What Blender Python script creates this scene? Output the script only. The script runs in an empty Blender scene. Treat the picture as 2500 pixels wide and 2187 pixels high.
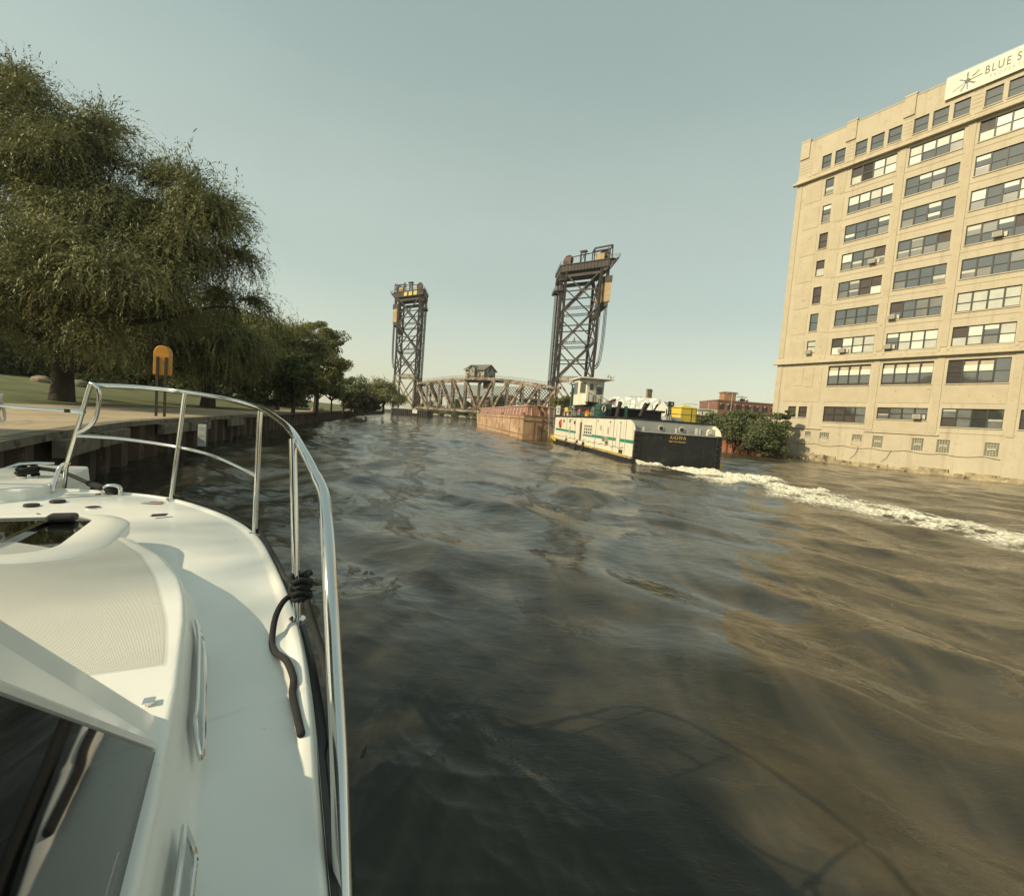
import bpy, math, random
import numpy as np
from mathutils import Vector, Matrix

# ---------------------------------------------------------------- camera
scene = bpy.context.scene
C = scene.collection
FPX, CX, CY, EYE = 1145.0, 1250.0, 1093.5, 2.7      # calibration of the photograph (2500 x 2187)
_roll = math.radians(4.44)
_pit = math.atan(72 / 1145 * math.cos(_roll))
_U = np.array([math.cos(_pit) * math.sin(_roll), math.cos(_pit) * math.cos(_roll), math.sin(_pit)])
_F = np.array([0, 0, -1.0]); _F = _F - _U * _F.dot(_U); _F /= np.linalg.norm(_F)
_R = np.cross(_F, _U)
CAMM = np.array([_R, _F, _U])
cam_data = bpy.data.cameras.new('camera')
cam_data.sensor_width = 36; cam_data.lens = FPX / 2500 * 36
cam_data.clip_start = 0.02; cam_data.clip_end = 6000
cam = bpy.data.objects.new('camera', cam_data); C.objects.link(cam)
mw = Matrix.Identity(4)
for i in range(3):
    for j in range(3): mw[i][j] = float(CAMM[i][j])
mw[2][3] = EYE
cam.matrix_world = mw
scene.camera = cam

def ray(px, py):
    return CAMM @ np.array([(px - CX) / FPX, -(py - CY) / FPX, -1.0])
def onz(px, py, z=0.0):
    d = ray(px, py); t = (z - EYE) / d[2]
    return np.array([0, 0, EYE]) + d * t
def atd(px, py, depth):
    return np.array([0, 0, EYE]) + ray(px, py) * depth

# ---------------------------------------------------------------- world and sun
SUN_AZ, SUN_EL = -114.0, 35.0          # degrees from +Y (negative = to the left)
world = bpy.data.worlds.new('World'); scene.world = world; world.use_nodes = True
nt = world.node_tree; nt.nodes.clear()
sky = nt.nodes.new('ShaderNodeTexSky'); sky.sky_type = 'NISHITA'; sky.sun_disc = False
sky.sun_elevation = math.radians(SUN_EL); sky.sun_rotation = math.radians(SUN_AZ)
sky.air_density = 1.0; sky.dust_density = 1.2; sky.ozone_density = 1.0; sky.altitude = 0
hz = nt.nodes.new('ShaderNodeMixRGB'); hz.blend_type = 'MULTIPLY'; hz.inputs[0].default_value = 1.0
hz.inputs[2].default_value = (1.02, 1.0, 0.76, 1)
bg = nt.nodes.new('ShaderNodeBackground'); bg.inputs[1].default_value = 0.118
wo = nt.nodes.new('ShaderNodeOutputWorld')
hazy = nt.nodes.new('ShaderNodeMixRGB')          # milky summer air, thicker and creamier toward the horizon
wtc = nt.nodes.new('ShaderNodeTexCoord'); wsx = nt.nodes.new('ShaderNodeSeparateXYZ'); nt.links.new(wtc.outputs['Generated'], wsx.inputs[0])
wr = nt.nodes.new('ShaderNodeValToRGB'); wr.color_ramp.interpolation = 'EASE'; we = wr.color_ramp.elements
we[0].position = 0.0; we[0].color = (1.04, .99, .75, 1); we[1].position = 0.75; we[1].color = (.50, .645, .585, 1); wx = we.new(.28); wx.color = (.76, .87, .74, 1)
nt.links.new(wsx.outputs[2], wr.inputs[0])
wm = nt.nodes.new('ShaderNodeMixRGB'); wm.blend_type = 'MULTIPLY'; wm.inputs[0].default_value = 1; wm.inputs[2].default_value = (5.0, 5.0, 5.0, 1)
wmp = nt.nodes.new('ShaderNodeMapping'); wmp.inputs['Scale'].default_value = (1.0, 2.6, 4.5); wmp.inputs['Rotation'].default_value = (0, 0, .5); nt.links.new(wtc.outputs['Generated'], wmp.inputs[0])
wn = nt.nodes.new('ShaderNodeTexNoise'); wn.inputs['Scale'].default_value = 1.3; wn.inputs['Detail'].default_value = 6; nt.links.new(wmp.outputs[0], wn.inputs[0])      # faint high veil
wv_ = nt.nodes.new('ShaderNodeMapRange'); wv_.inputs[1].default_value = .35; wv_.inputs[2].default_value = .7; wv_.inputs[3].default_value = 4.85; wv_.inputs[4].default_value = 5.3; nt.links.new(wn.outputs[0], wv_.inputs[0])
nt.links.new(wv_.outputs[0], wm.inputs[2])
nt.links.new(wr.outputs[0], wm.inputs[1]); nt.links.new(wm.outputs[0], hazy.inputs[2]); hazy.inputs[0].default_value = .68
nt.links.new(sky.outputs[0], hz.inputs[1]); nt.links.new(hz.outputs[0], hazy.inputs[1]); nt.links.new(hazy.outputs[0], bg.inputs[0]); nt.links.new(bg.outputs[0], wo.inputs[0])
sl = bpy.data.lights.new('sun', 'SUN'); sl.energy = 3.9; sl.angle = math.radians(0.6); sl.color = (1.0, 0.85, 0.59)
so = bpy.data.objects.new('sun', sl); C.objects.link(so)
_sd = Vector((math.sin(math.radians(SUN_AZ)) * math.cos(math.radians(SUN_EL)),
              math.cos(math.radians(SUN_AZ)) * math.cos(math.radians(SUN_EL)), math.sin(math.radians(SUN_EL))))
so.rotation_euler = _sd.to_track_quat('Z', 'Y').to_euler()
so.location = _sd * 50
scene.view_settings.view_transform = 'Standard'
scene.view_settings.look = 'None'
scene.view_settings.gamma = 1.0
scene.view_settings.exposure = 0.42
scene.render.engine = 'CYCLES'

# ---------------------------------------------------------------- helpers
def V(*a): return np.array(a, float)

def mat(name, c1, c2=None, scale=3.0, rough=0.6, metal=0.0, bump=0.0, bscale=None, detail=6, contrast=(0.35, 0.65),
        spec=0.5, stretch=(1, 1, 1), c3=None, c3thr=0.62, c3scale=8.0, c3soft=0.05, rough2=None, streak=None, sscale=1.6):
    m = bpy.data.materials.new(name); m.use_nodes = True
    n = m.node_tree.nodes; l = m.node_tree.links; b = n['Principled BSDF']
    b.inputs['Roughness'].default_value = rough; b.inputs['Metallic'].default_value = metal
    b.inputs['Specular IOR Level'].default_value = spec
    b.inputs['Base Color'].default_value = (*c1, 1)
    tc = n.new('ShaderNodeTexCoord'); mp = n.new('ShaderNodeMapping'); mp.inputs['Scale'].default_value = stretch
    l.new(tc.outputs['Object'], mp.inputs[0])
    if c2 is not None:
        t = n.new('ShaderNodeTexNoise'); t.inputs['Scale'].default_value = scale; t.inputs['Detail'].default_value = detail
        t.inputs['Roughness'].default_value = 0.6
        l.new(mp.outputs[0], t.inputs[0])
        r = n.new('ShaderNodeValToRGB'); r.color_ramp.elements[0].position = contrast[0]; r.color_ramp.elements[1].position = contrast[1]
        r.color_ramp.elements[0].color = (*c1, 1); r.color_ramp.elements[1].color = (*c2, 1)
        l.new(t.outputs[0], r.inputs[0]); out = r.outputs[0]
        if c3 is not None:
            t3 = n.new('ShaderNodeTexNoise'); t3.inputs['Scale'].default_value = c3scale; t3.inputs['Detail'].default_value = 8
            t3.inputs['Roughness'].default_value = 0.65
            l.new(mp.outputs[0], t3.inputs[0])
            r3 = n.new('ShaderNodeValToRGB'); r3.color_ramp.elements[0].position = c3thr - c3soft; r3.color_ramp.elements[1].position = c3thr + c3soft
            l.new(t3.outputs[0], r3.inputs[0])
            mx = n.new('ShaderNodeMixRGB'); mx.inputs[2].default_value = (*c3, 1)
            l.new(r3.outputs[0], mx.inputs[0]); l.new(out, mx.inputs[1]); out = mx.outputs[0]
        if streak is not None:          # rain streaks running down the surface
            ms = n.new('ShaderNodeMapping'); ms.inputs['Scale'].default_value = (sscale, sscale, sscale * .07); l.new(tc.outputs['Object'], ms.inputs[0])
            ts = n.new('ShaderNodeTexNoise'); ts.inputs['Scale'].default_value = 1; ts.inputs['Detail'].default_value = 7; ts.inputs['Roughness'].default_value = .7; l.new(ms.outputs[0], ts.inputs[0])
            rs_ = n.new('ShaderNodeMapRange'); rs_.inputs[1].default_value = .52; rs_.inputs[2].default_value = .74; rs_.inputs[3].default_value = 0; rs_.inputs[4].default_value = .75; l.new(ts.outputs[0], rs_.inputs[0])
            xs = n.new('ShaderNodeMixRGB'); xs.inputs[2].default_value = (*streak, 1); l.new(rs_.outputs[0], xs.inputs[0]); l.new(out, xs.inputs[1]); out = xs.outputs[0]
        l.new(out, b.inputs['Base Color'])
        if rough2 is not None:
            mr = n.new('ShaderNodeMapRange'); mr.inputs[3].default_value = rough; mr.inputs[4].default_value = rough2
            l.new(t.outputs[0], mr.inputs[0]); l.new(mr.outputs[0], b.inputs['Roughness'])
    if bump > 0:
        t2 = n.new('ShaderNodeTexNoise'); t2.inputs['Scale'].default_value = bscale or scale * 4; t2.inputs['Detail'].default_value = 5
        l.new(mp.outputs[0], t2.inputs[0])
        bp = n.new('ShaderNodeBump'); bp.inputs['Strength'].default_value = 0.6; bp.inputs['Distance'].default_value = bump
        l.new(t2.outputs[0], bp.inputs['Height']); l.new(bp.outputs[0], b.inputs['Normal'])
    return m

class MB:
    def __init__(s): s.v = []; s.f = []; s.mi = []
    def add(s, vs, fs, mi=0):
        k = len(s.v); s.v += [tuple(map(float, p)) for p in vs]
        for f in fs: s.f.append(tuple(i + k for i in f)); s.mi.append(mi)
        return s
    def quad(s, a, b, c, d, mi=0): return s.add([a, b, c, d], [(0, 1, 2, 3)], mi)
    def box(s, x0, x1, y0, y1, z0, z1, mi=0):
        vs = [(x, y, z) for z in (z0, z1) for y in (y0, y1) for x in (x0, x1)]
        return s.add(vs, [(0, 2, 3, 1), (4, 5, 7, 6), (0, 1, 5, 4), (2, 6, 7, 3), (0, 4, 6, 2), (1, 3, 7, 5)], mi)
    def hexa(s, low, up, mi=0):          # two rings of equal length (bottom ccw, top ccw)
        n = len(low)
        fs = [tuple(range(n))[::-1], tuple(range(n, 2 * n))] + [(i, (i + 1) % n, n + (i + 1) % n, n + i) for i in range(n)]
        return s.add(list(low) + list(up), fs, mi)
    def prism(s, pts, vec, mi=0):        # planar polygon extruded along vec
        vec = np.array(vec, float); return s.hexa([np.array(p, float) for p in pts], [np.array(p, float) + vec for p in pts], mi)
    def beam(s, p, q, w, h=None, up=(0, 0, 1), mi=0):
        h = h or w; p = np.array(p, float); q = np.array(q, float); d = q - p; L = np.linalg.norm(d)
        if L < 1e-6: return s
        d /= L; up = np.array(up, float); a = np.cross(d, up)
        if np.linalg.norm(a) < 1e-3: a = np.cross(d, (1, 0, 0))
        a /= np.linalg.norm(a); b = np.cross(a, d)
        r = lambda o: [o - a * w / 2 - b * h / 2, o + a * w / 2 - b * h / 2, o + a * w / 2 + b * h / 2, o - a * w / 2 + b * h / 2]
        return s.hexa(r(p), r(q), mi)
    def tube(s, pts, r, n=10, mi=0, closed=False):
        pts = [np.array(p, float) for p in pts]; m = len(pts)
        rr = r if hasattr(r, '__len__') else [r] * m
        rings = []; prev = None
        for i, p in enumerate(pts):
            if closed: d = pts[(i + 1) % m] - pts[i - 1]
            else: d = pts[min(i + 1, m - 1)] - pts[max(i - 1, 0)]
            d = d / (np.linalg.norm(d) + 1e-9)
            if prev is None:
                a = np.cross(d, (0, 0, 1))
                if np.linalg.norm(a) < .05: a = np.cross(d, (1, 0, 0))
            else:
                a = prev - d * prev.dot(d)
            a /= np.linalg.norm(a) + 1e-9; prev = a; b = np.cross(d, a)
            rings.append([p + (a * math.cos(t) + b * math.sin(t)) * rr[i] for t in [2 * math.pi * k / n for k in range(n)]])
        vs = [v for r_ in rings for v in r_]; fs = []
        for i in range(m if closed else m - 1):
            j = (i + 1) % m
            for k in range(n): fs.append((i * n + k, i * n + (k + 1) % n, j * n + (k + 1) % n, j * n + k))
        if not closed: fs += [tuple(range(n))[::-1], tuple(range((m - 1) * n, m * n))]
        return s.add(vs, fs, mi)
    def cyl(s, c, r, z0, z1, n=20, mi=0, r2=None):
        r2 = r if r2 is None else r2
        lo = [(c[0] + r * math.cos(2 * math.pi * k / n), c[1] + r * math.sin(2 * math.pi * k / n), z0) for k in range(n)]
        hi = [(c[0] + r2 * math.cos(2 * math.pi * k / n), c[1] + r2 * math.sin(2 * math.pi * k / n), z1) for k in range(n)]
        return s.hexa(lo, hi, mi)
    def ball(s, c, r, nu=14, nv=9, mi=0, sc=(1, 1, 1)):
        vs = [(c[0], c[1], c[2] - r * sc[2])]
        for j in range(1, nv):
            a = math.pi * j / nv
            for i in range(nu):
                t = 2 * math.pi * i / nu
                vs.append((c[0] + r * sc[0] * math.sin(a) * math.cos(t), c[1] + r * sc[1] * math.sin(a) * math.sin(t), c[2] - r * sc[2] * math.cos(a)))
        vs.append((c[0], c[1], c[2] + r * sc[2])); fs = []
        for i in range(nu): fs.append((0, 1 + (i + 1) % nu, 1 + i))
        for j in range(nv - 2):
            for i in range(nu):
                a = 1 + j * nu + i; b = 1 + j * nu + (i + 1) % nu
                fs.append((a, b, b + nu, a + nu))
        k = len(vs) - 1; o = 1 + (nv - 2) * nu
        for i in range(nu): fs.append((o + i, o + (i + 1) % nu, k))
        return s.add(vs, fs, mi)
    def build(s, name, m, parent=None, smooth=False, bevel=0.0, sharp=40):
        me = bpy.data.meshes.new(name); me.from_pydata(s.v, [], s.f)
        ms = m if isinstance(m, (list, tuple)) else [m]
        for x in ms: me.materials.append(x)
        if len(ms) > 1: me.polygons.foreach_set('material_index', s.mi)
        if smooth:
            me.polygons.foreach_set('use_smooth', [True] * len(me.polygons))
            me.set_sharp_from_angle(angle=math.radians(sharp))
        me.update()
        o = bpy.data.objects.new(name, me); C.objects.link(o)
        if parent is not None: o.parent = parent
        if bevel > 0:
            bm_ = o.modifiers.new('bevel', 'BEVEL'); bm_.width = bevel; bm_.segments = 2; bm_.limit_method = 'ANGLE'
        return o

def tag(o, label=None, cat=None, group=None, kind=None):
    if label: o['label'] = label
    if cat: o['category'] = cat
    if group: o['group'] = group
    if kind: o['kind'] = kind
    return o
def empty(name, loc, rz=0.0, label=None, cat=None, group=None):
    o = bpy.data.objects.new(name, None); C.objects.link(o); o.location = tuple(map(float, loc)); o.rotation_euler = (0, 0, rz)
    o.empty_display_size = 0.2
    return tag(o, label, cat, group)
def np_mesh(name, verts, faces, m, parent=None, smooth=False):
    verts = np.asarray(verts, np.float32); faces = np.asarray(faces, np.int32); k = faces.shape[1]
    me = bpy.data.meshes.new(name); me.vertices.add(len(verts)); me.vertices.foreach_set('co', verts.ravel())
    me.loops.add(faces.size); me.loops.foreach_set('vertex_index', faces.ravel())
    me.polygons.add(len(faces)); me.polygons.foreach_set('loop_start', np.arange(0, faces.size, k, dtype=np.int32))
    me.polygons.foreach_set('loop_total', np.full(len(faces), k, np.int32))
    if smooth: me.polygons.foreach_set('use_smooth', np.ones(len(faces), bool))
    ms = m if isinstance(m, (list, tuple)) else [m]
    for x in ms: me.materials.append(x)
    me.update(calc_edges=True); me.validate()
    o = bpy.data.objects.new(name, me); C.objects.link(o)
    if parent is not None: o.parent = parent
    return o
def text_obj(name, body, size, m, parent, matrix, extrude=0.01, bold=0.0, align='LEFT', sx=1.0, space=1.0):
    cu = bpy.data.curves.new(name, 'FONT'); cu.body = body; cu.size = size; cu.extrude = extrude; cu.offset = bold
    cu.align_x = align; cu.space_character = space
    t = bpy.data.objects.new(name, cu); C.objects.link(t)
    dg = bpy.context.evaluated_depsgraph_get(); me = bpy.data.meshes.new_from_object(t.evaluated_get(dg))
    bpy.data.objects.remove(t)
    me.materials.clear(); me.materials.append(m); me.transform(Matrix.Diagonal((sx, 1, 1, 1)))
    o = bpy.data.objects.new(name, me); C.objects.link(o); o.parent = parent; o.matrix_local = matrix
    return o
def fbm(x, y, seed=0, octaves=4, scale=1.0, gain=0.5):      # cheap smooth value noise on arrays
    out = np.zeros(np.broadcast(x, y).shape); amp = 1.0; tot = 0
    rs = np.random.RandomState(seed); T = rs.rand(256, 256)
    for o in range(octaves):
        X = x * scale * 2 ** o + 17.3 * o; Y = y * scale * 2 ** o + 9.1 * o
        xi = np.floor(X).astype(int); yi = np.floor(Y).astype(int); fx = X - xi; fy = Y - yi
        fx = fx * fx * (3 - 2 * fx); fy = fy * fy * (3 - 2 * fy)
        g = lambda a, b: T[a & 255, b & 255]
        v = (g(xi, yi) * (1 - fx) + g(xi + 1, yi) * fx) * (1 - fy) + (g(xi, yi + 1) * (1 - fx) + g(xi + 1, yi + 1) * fx) * fy
        out += amp * v; tot += amp; amp *= gain
    return out / tot
def copy_tree(o, parent=None):
    c = o.copy(); C.objects.link(c)
    if parent is not None: c.parent = parent
    for ch in o.children: copy_tree(ch, c)
    return c
sstep = lambda a, b, x: (lambda t: t * t * (3 - 2 * t))(np.clip((x - a) / (b - a), 0, 1))
# ---------------------------------------------------------------- water
_rs = np.random.RandomState(4)
WAVES = []
for i in range(70):
    lam = 0.35 * (1 / 0.07) ** (_rs.rand() ** 1.1)          # 0.35 .. 5 m
    th = math.radians(35) + _rs.randn() * 0.75
    WAVES.append((2 * math.pi / lam * math.cos(th), 2 * math.pi / lam * math.sin(th), _rs.rand() * 6.28, lam))
def water_h(x, y, cell):
    h = np.zeros_like(x)
    pat = 0.35 + 1.3 * fbm(x, y, 11, 3, 0.16)
    pat2 = 0.25 + 1.6 * sstep(.42, .65, fbm(x, y, 12, 3, 0.3))
    wx = x + 0.5 * (fbm(x, y, 13, 2, .5) - .5); wy = y + 0.5 * (fbm(x, y, 14, 2, .5) - .5)
    for kx, ky, ph, lam in WAVES:
        a = 0.0058 * lam ** .9 if lam > 1.6 else (0.0032 * lam if lam > .7 else .0018 * lam)
        fade = np.clip((lam / (cell * 3.0) - 1), 0, 1)
        s_ = np.sin(kx * wx + ky * wy + ph)
        if lam < 1.6: s_ = 1.15 - 1.9 * np.sqrt(np.abs(np.sin((kx * wx + ky * wy + ph) * .5)) + .02)      # peaked crests
        h += a * fade * (pat2 if lam < 1.1 else pat) * s_
    return h
def build_water():
    az = np.concatenate([np.linspace(-180, -64, 40)[:-1], np.linspace(-64, 62, 760), np.linspace(62, 180, 40)[1:]])
    az = np.radians(az); r = np.concatenate([[0.05], np.geomspace(0.6, 90, 640), np.geomspace(92, 2600, 90)])
    R, A = np.meshgrid(r, az, indexing='ij'); x = R * np.sin(A); y = R * np.cos(A)
    cell = np.maximum(R * 0.0078, np.where(np.abs(np.degrees(A)) > 64, R * .05, 0))
    z = water_h(x, y, cell)
    vs = np.stack([x, y, z], -1).reshape(-1, 3); n, m = R.shape
    i = np.arange(n - 1)[:, None] * m + np.arange(m - 1)[None]
    fs = np.stack([i, i + 1, i + m + 1, i + m], -1).reshape(-1, 4)[:, ::-1]
    M_ = bpy.data.materials.new('river water'); M_.use_nodes = True; nn = M_.node_tree.nodes; l = M_.node_tree.links
    b = nn['Principled BSDF']; b.inputs['Roughness'].default_value = 0.035; b.inputs['IOR'].default_value = 1.333
    tc = nn.new('ShaderNodeTexCoord')
    mp = nn.new('ShaderNodeMapping'); mp.inputs['Rotation'].default_value = (0, 0, math.radians(-38)); mp.inputs['Scale'].default_value = (0.6, 0.22, 1)
    l.new(tc.outputs['Object'], mp.inputs[0])
    t = nn.new('ShaderNodeTexNoise'); t.inputs['Scale'].default_value = 1.0; t.inputs['Detail'].default_value = 8; t.inputs['Distortion'].default_value = 2.6
    l.new(mp.outputs[0], t.inputs[0])
    # silt plume: grows to starboard of the boat, where the propeller wash runs
    sx = nn.new('ShaderNodeSeparateXYZ'); l.new(tc.outputs['Object'], sx.inputs[0])
    d = nn.new('ShaderNodeMath'); d.operation = 'MULTIPLY_ADD'; d.inputs[1].default_value = 0.45; l.new(sx.outputs[1], d.inputs[0]); l.new(sx.outputs[0], d.inputs[2])
    pl = nn.new('ShaderNodeMapRange'); pl.inputs[1].default_value = -2.0; pl.inputs[2].default_value = 9.0; pl.inputs[3].default_value = -0.13; pl.inputs[4].default_value = 0.15
    l.new(d.outputs[0], pl.inputs[0])
    ad = nn.new('ShaderNodeMath'); ad.operation = 'ADD'; l.new(t.outputs[0], ad.inputs[0]); l.new(pl.outputs[0], ad.inputs[1])
    r_ = nn.new('ShaderNodeValToRGB'); e = r_.color_ramp.elements
    e[0].position = 0.38; e[0].color = (0.025, 0.0245, 0.017, 1); e[1].position = 0.74; e[1].color = (0.074, 0.062, 0.041, 1)
    x_ = e.new(0.55); x_.color = (0.042, 0.038, 0.026, 1)
    l.new(ad.outputs[0], r_.inputs[0]); l.new(r_.outputs[0], b.inputs['Base Color'])
    # ripples, finer and coarser, patchy
    def noise(scale, det, sc=(1, 1, 1), rot=0.0, dist=0.0):
        mm = nn.new('ShaderNodeMapping'); mm.inputs['Scale'].default_value = sc; mm.inputs['Rotation'].default_value = (0, 0, rot)
        l.new(tc.outputs['Object'], mm.inputs[0])
        q = nn.new('ShaderNodeTexNoise'); q.inputs['Scale'].default_value = scale; q.inputs['Detail'].default_value = det; q.inputs['Distortion'].default_value = dist
        l.new(mm.outputs[0], q.inputs[0]); return q.outputs[0]
    a = noise(2.0, 4, (1, 2.2, 1), 0.6, 0.9); bq = noise(9.0, 4, (1, 2.4, 1), 0.5, 1.2); patch = noise(0.22, 3)
    mr = nn.new('ShaderNodeMapRange'); mr.inputs[1].default_value = .42; mr.inputs[2].default_value = .62; l.new(patch, mr.inputs[0])
    b1 = nn.new('ShaderNodeBump'); b1.inputs['Distance'].default_value = 0.08; l.new(a, b1.inputs['Height'])
    b2 = nn.new('ShaderNodeBump'); b2.inputs['Distance'].default_value = 0.013; l.new(bq, b2.inputs['Height'])
    vl = nn.new('ShaderNodeVectorMath'); vl.operation = 'LENGTH'; l.new(tc.outputs['Object'], vl.inputs[0])       # smoother water in the lee of the hull
    lee = nn.new('ShaderNodeMapRange'); lee.inputs[1].default_value = 3; lee.inputs[2].default_value = 26; lee.inputs[3].default_value = .06; lee.inputs[4].default_value = .40; l.new(vl.outputs['Value'], lee.inputs[0])
    l.new(lee.outputs[0], b1.inputs['Strength'])
    mm_ = nn.new('ShaderNodeMath'); mm_.operation = 'MULTIPLY_ADD'; mm_.inputs[1].default_value = .42; mm_.inputs[2].default_value = .02; l.new(mr.outputs[0], mm_.inputs[0])
    l.new(mm_.outputs[0], b2.inputs['Strength'])
    l.new(b1.outputs[0], b2.inputs['Normal']); l.new(b2.outputs[0], b.inputs['Normal'])
    o = np_mesh('water', vs, fs, M_, smooth=True); tag(o, kind='structure', label='brown green river water with ripples', cat='water')
build_water()

# wake thrown up by the tug, drifting to the right of the frame
WK = [V(9.2, 34.7, 0), V(11.2, 34.75, 0), V(13.0, 34.4, 0), V(14.2, 32.6, 0), V(14.7, 30, 0)] + [onz(*p) for p in ((1850, 1180), (2060, 1222), (2250, 1262), (2500, 1312), (2800, 1380))]
foam_m = bpy.data.materials.new('foam'); foam_m.use_nodes = True
_n = foam_m.node_tree.nodes; _l = foam_m.node_tree.links; _b = _n['Principled BSDF']
_b.inputs['Base Color'].default_value = (0.78, 0.75, 0.62, 1); _b.inputs['Roughness'].default_value = 0.55
_t = _n.new('ShaderNodeTexNoise'); _t.inputs['Scale'].default_value = 9; _t.inputs['Detail'].default_value = 6
_tc = _n.new('ShaderNodeTexCoord'); _l.new(_tc.outputs['Object'], _t.inputs[0])
_r = _n.new('ShaderNodeValToRGB'); _r.color_ramp.elements[0].position = .38; _r.color_ramp.elements[1].position = .6
_r.color_ramp.elements[0].color = (.34, .30, .2, 1); _r.color_ramp.elements[1].color = (.82, .79, .66, 1)
_l.new(_t.outputs[0], _r.inputs[0]); _l.new(_r.outputs[0], _b.inputs['Base Color'])
_t2 = _n.new('ShaderNodeTexNoise'); _t2.inputs['Scale'].default_value = 5; _t2.inputs['Detail'].default_value = 9; _t2.inputs['Roughness'].default_value = .75; _l.new(_tc.outputs['Object'], _t2.inputs[0])
_at = _n.new('ShaderNodeAttribute'); _at.attribute_name = 'cover'
_ad = _n.new('ShaderNodeMath'); _ad.operation = 'ADD'; _l.new(_t2.outputs[0], _ad.inputs[0]); _l.new(_at.outputs['Fac'], _ad.inputs[1])
_ma = _n.new('ShaderNodeMapRange'); _ma.inputs[1].default_value = .62; _ma.inputs[2].default_value = .98; _l.new(_ad.outputs[0], _ma.inputs[0]); _l.new(_ma.outputs[0], _b.inputs['Alpha'])
def build_foam():
    P = np.array(WK)[:, :2]; seg = np.linalg.norm(np.diff(P, axis=0), axis=1); s = np.concatenate([[0], np.cumsum(seg)])
    n, m = 1000, 230; t = np.linspace(0, s[-1], n); x = np.interp(t, s, P[:, 0]); y = np.interp(t, s, P[:, 1])
    dx = np.gradient(x, t); dy = np.gradient(y, t); dx = np.convolve(np.pad(dx, 20, 'edge'), np.ones(41) / 41, 'valid'); dy = np.convolve(np.pad(dy, 20, 'edge'), np.ones(41) / 41, 'valid')
    L = np.hypot(dx, dy); nx, ny = -dy / L, dx / L
    w = np.linspace(-1, 1, m); half = .9 + 1.6 * sstep(2, 6, t) + 3.0 * sstep(3, 14, t)
    X = x[:, None] + nx[:, None] * w[None] * half[:, None]; Y = y[:, None] + ny[:, None] * w[None] * half[:, None]
    T = np.broadcast_to(t[:, None], X.shape); W = np.broadcast_to(w[None], X.shape)
    big = fbm(X, Y, 31, 4, 1.1); fine = fbm(T * 1.3, W * half[:, None] * 2.6, 32, 6, 1.6, .62)
    edge = (1 - sstep(.0, 1.0, np.abs(W + .5 * (fbm(T, T * 0, 5, 3, .4) - .5) * 2))) ** 1.15
    amt = (0.55 * np.exp(-T / 7) + 0.15 * np.exp(-T / 24)) * (.45 + .55 * sstep(0, 3, T))
    dens = edge * (1.05 - 0.50 * sstep(5, 14, T) - .06 * sstep(14, 30, T) - .1 * sstep(12, 30, T))
    strk = fbm(T * .35 + 50, W * half[:, None] * 1.6, 33, 4, 1.0)
    h = amt * (big * 1.6 + fine * 1.0 - .95) * edge + (fine * .9 - .86 + .56 * dens + .45 * (big - .5) + .75 * (strk - .5) * sstep(2, 8, T)) * 0.075
    z = water_h(X, Y, np.full(X.shape, .12)) + h
    vs = np.stack([X, Y, z], -1).reshape(-1, 3)
    i = np.arange(n - 1)[:, None] * m + np.arange(m - 1)[None]; fs = np.stack([i, i + 1, i + m + 1, i + m], -1)
    keep = (h[:-1, :-1] > -.015) | (h[1:, 1:] > -.015)
    fs = fs[keep].reshape(-1, 4)
    o = np_mesh('foam', vs, fs, foam_m, smooth=True)
    cov = edge * (.80 - .40 * sstep(5, 15, T)) + 1.6 * np.clip(h, 0, .25) + .5 * (big - .5)
    at_ = o.data.attributes.new('cover', 'FLOAT', 'POINT'); at_.data.foreach_set('value', cov.astype(np.float32).ravel())
    tag(o, 'churned cream foam trailing from the black stern of the tug', 'foam', kind='stuff')
build_foam()

# ---------------------------------------------------------------- banks
WL = np.array([(-3.2, -70), (-4.6, -25), (-5.3, -8), (-6.2, 0), (-7.6, 5.0), (-9.8, 8.9), (-11.4, 11.7), (-13.7, 16.1), (-15.2, 20.3), (-17.0, 26.7), (-21.0, 41.0),
               (-26.5, 60), (-32.5, 82), (-41.5, 115), (-53.5, 168), (-64, 230), (-85, 300), (-150, 400)], float)
def wall_dist(x, y):                        # signed distance to the wall line (positive = landward), and arclength
    best = np.full(np.shape(x), 1e9); sd = np.zeros(np.shape(x))
    for a, b in zip(WL[:-1], WL[1:]):
        d = b - a; L = np.hypot(*d); d = d / L
        t = np.clip((x - a[0]) * d[0] + (y - a[1]) * d[1], 0, L)
        px_, py_ = a[0] + d[0] * t, a[1] + d[1] * t
        q = np.hypot(x - px_, y - py_); side = -((x - a[0]) * d[1] - (y - a[1]) * d[0])
        m_ = q < best; best = np.where(m_, q, best); sd = np.where(m_, np.where(side > 0, q, -q), sd)
    return sd
def prom_w(y): return np.interp(y, [-60, 24, 34, 50, 72, 90], [9.5, 9.3, 6.6, 4.2, 1.4, 1.2])
def ground_z(x, y):
    d = wall_dist(x, y) - prom_w(y)
    return 1.5 + 1.6 * sstep(0, 28, d) + 1.9 * sstep(20, 90, d) + 0.12 * (fbm(x, y, 7, 3, .12) - .5) * sstep(0, 4, d)
def on_ground(px, py, dmin=8, dmax=260):
    d = ray(px, py); 
    for t in np.arange(dmin, dmax, .25):
        p = np.array([0, 0, EYE]) + d * t
        if p[2] <= float(ground_z(np.array(p[0]), np.array(p[1]))): return p
    return p
def at_depth_ground(px, depth):
    p = atd(px, 1010, depth); return V(p[0], p[1], float(ground_z(np.array(p[0]), np.array(p[1]))))

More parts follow.
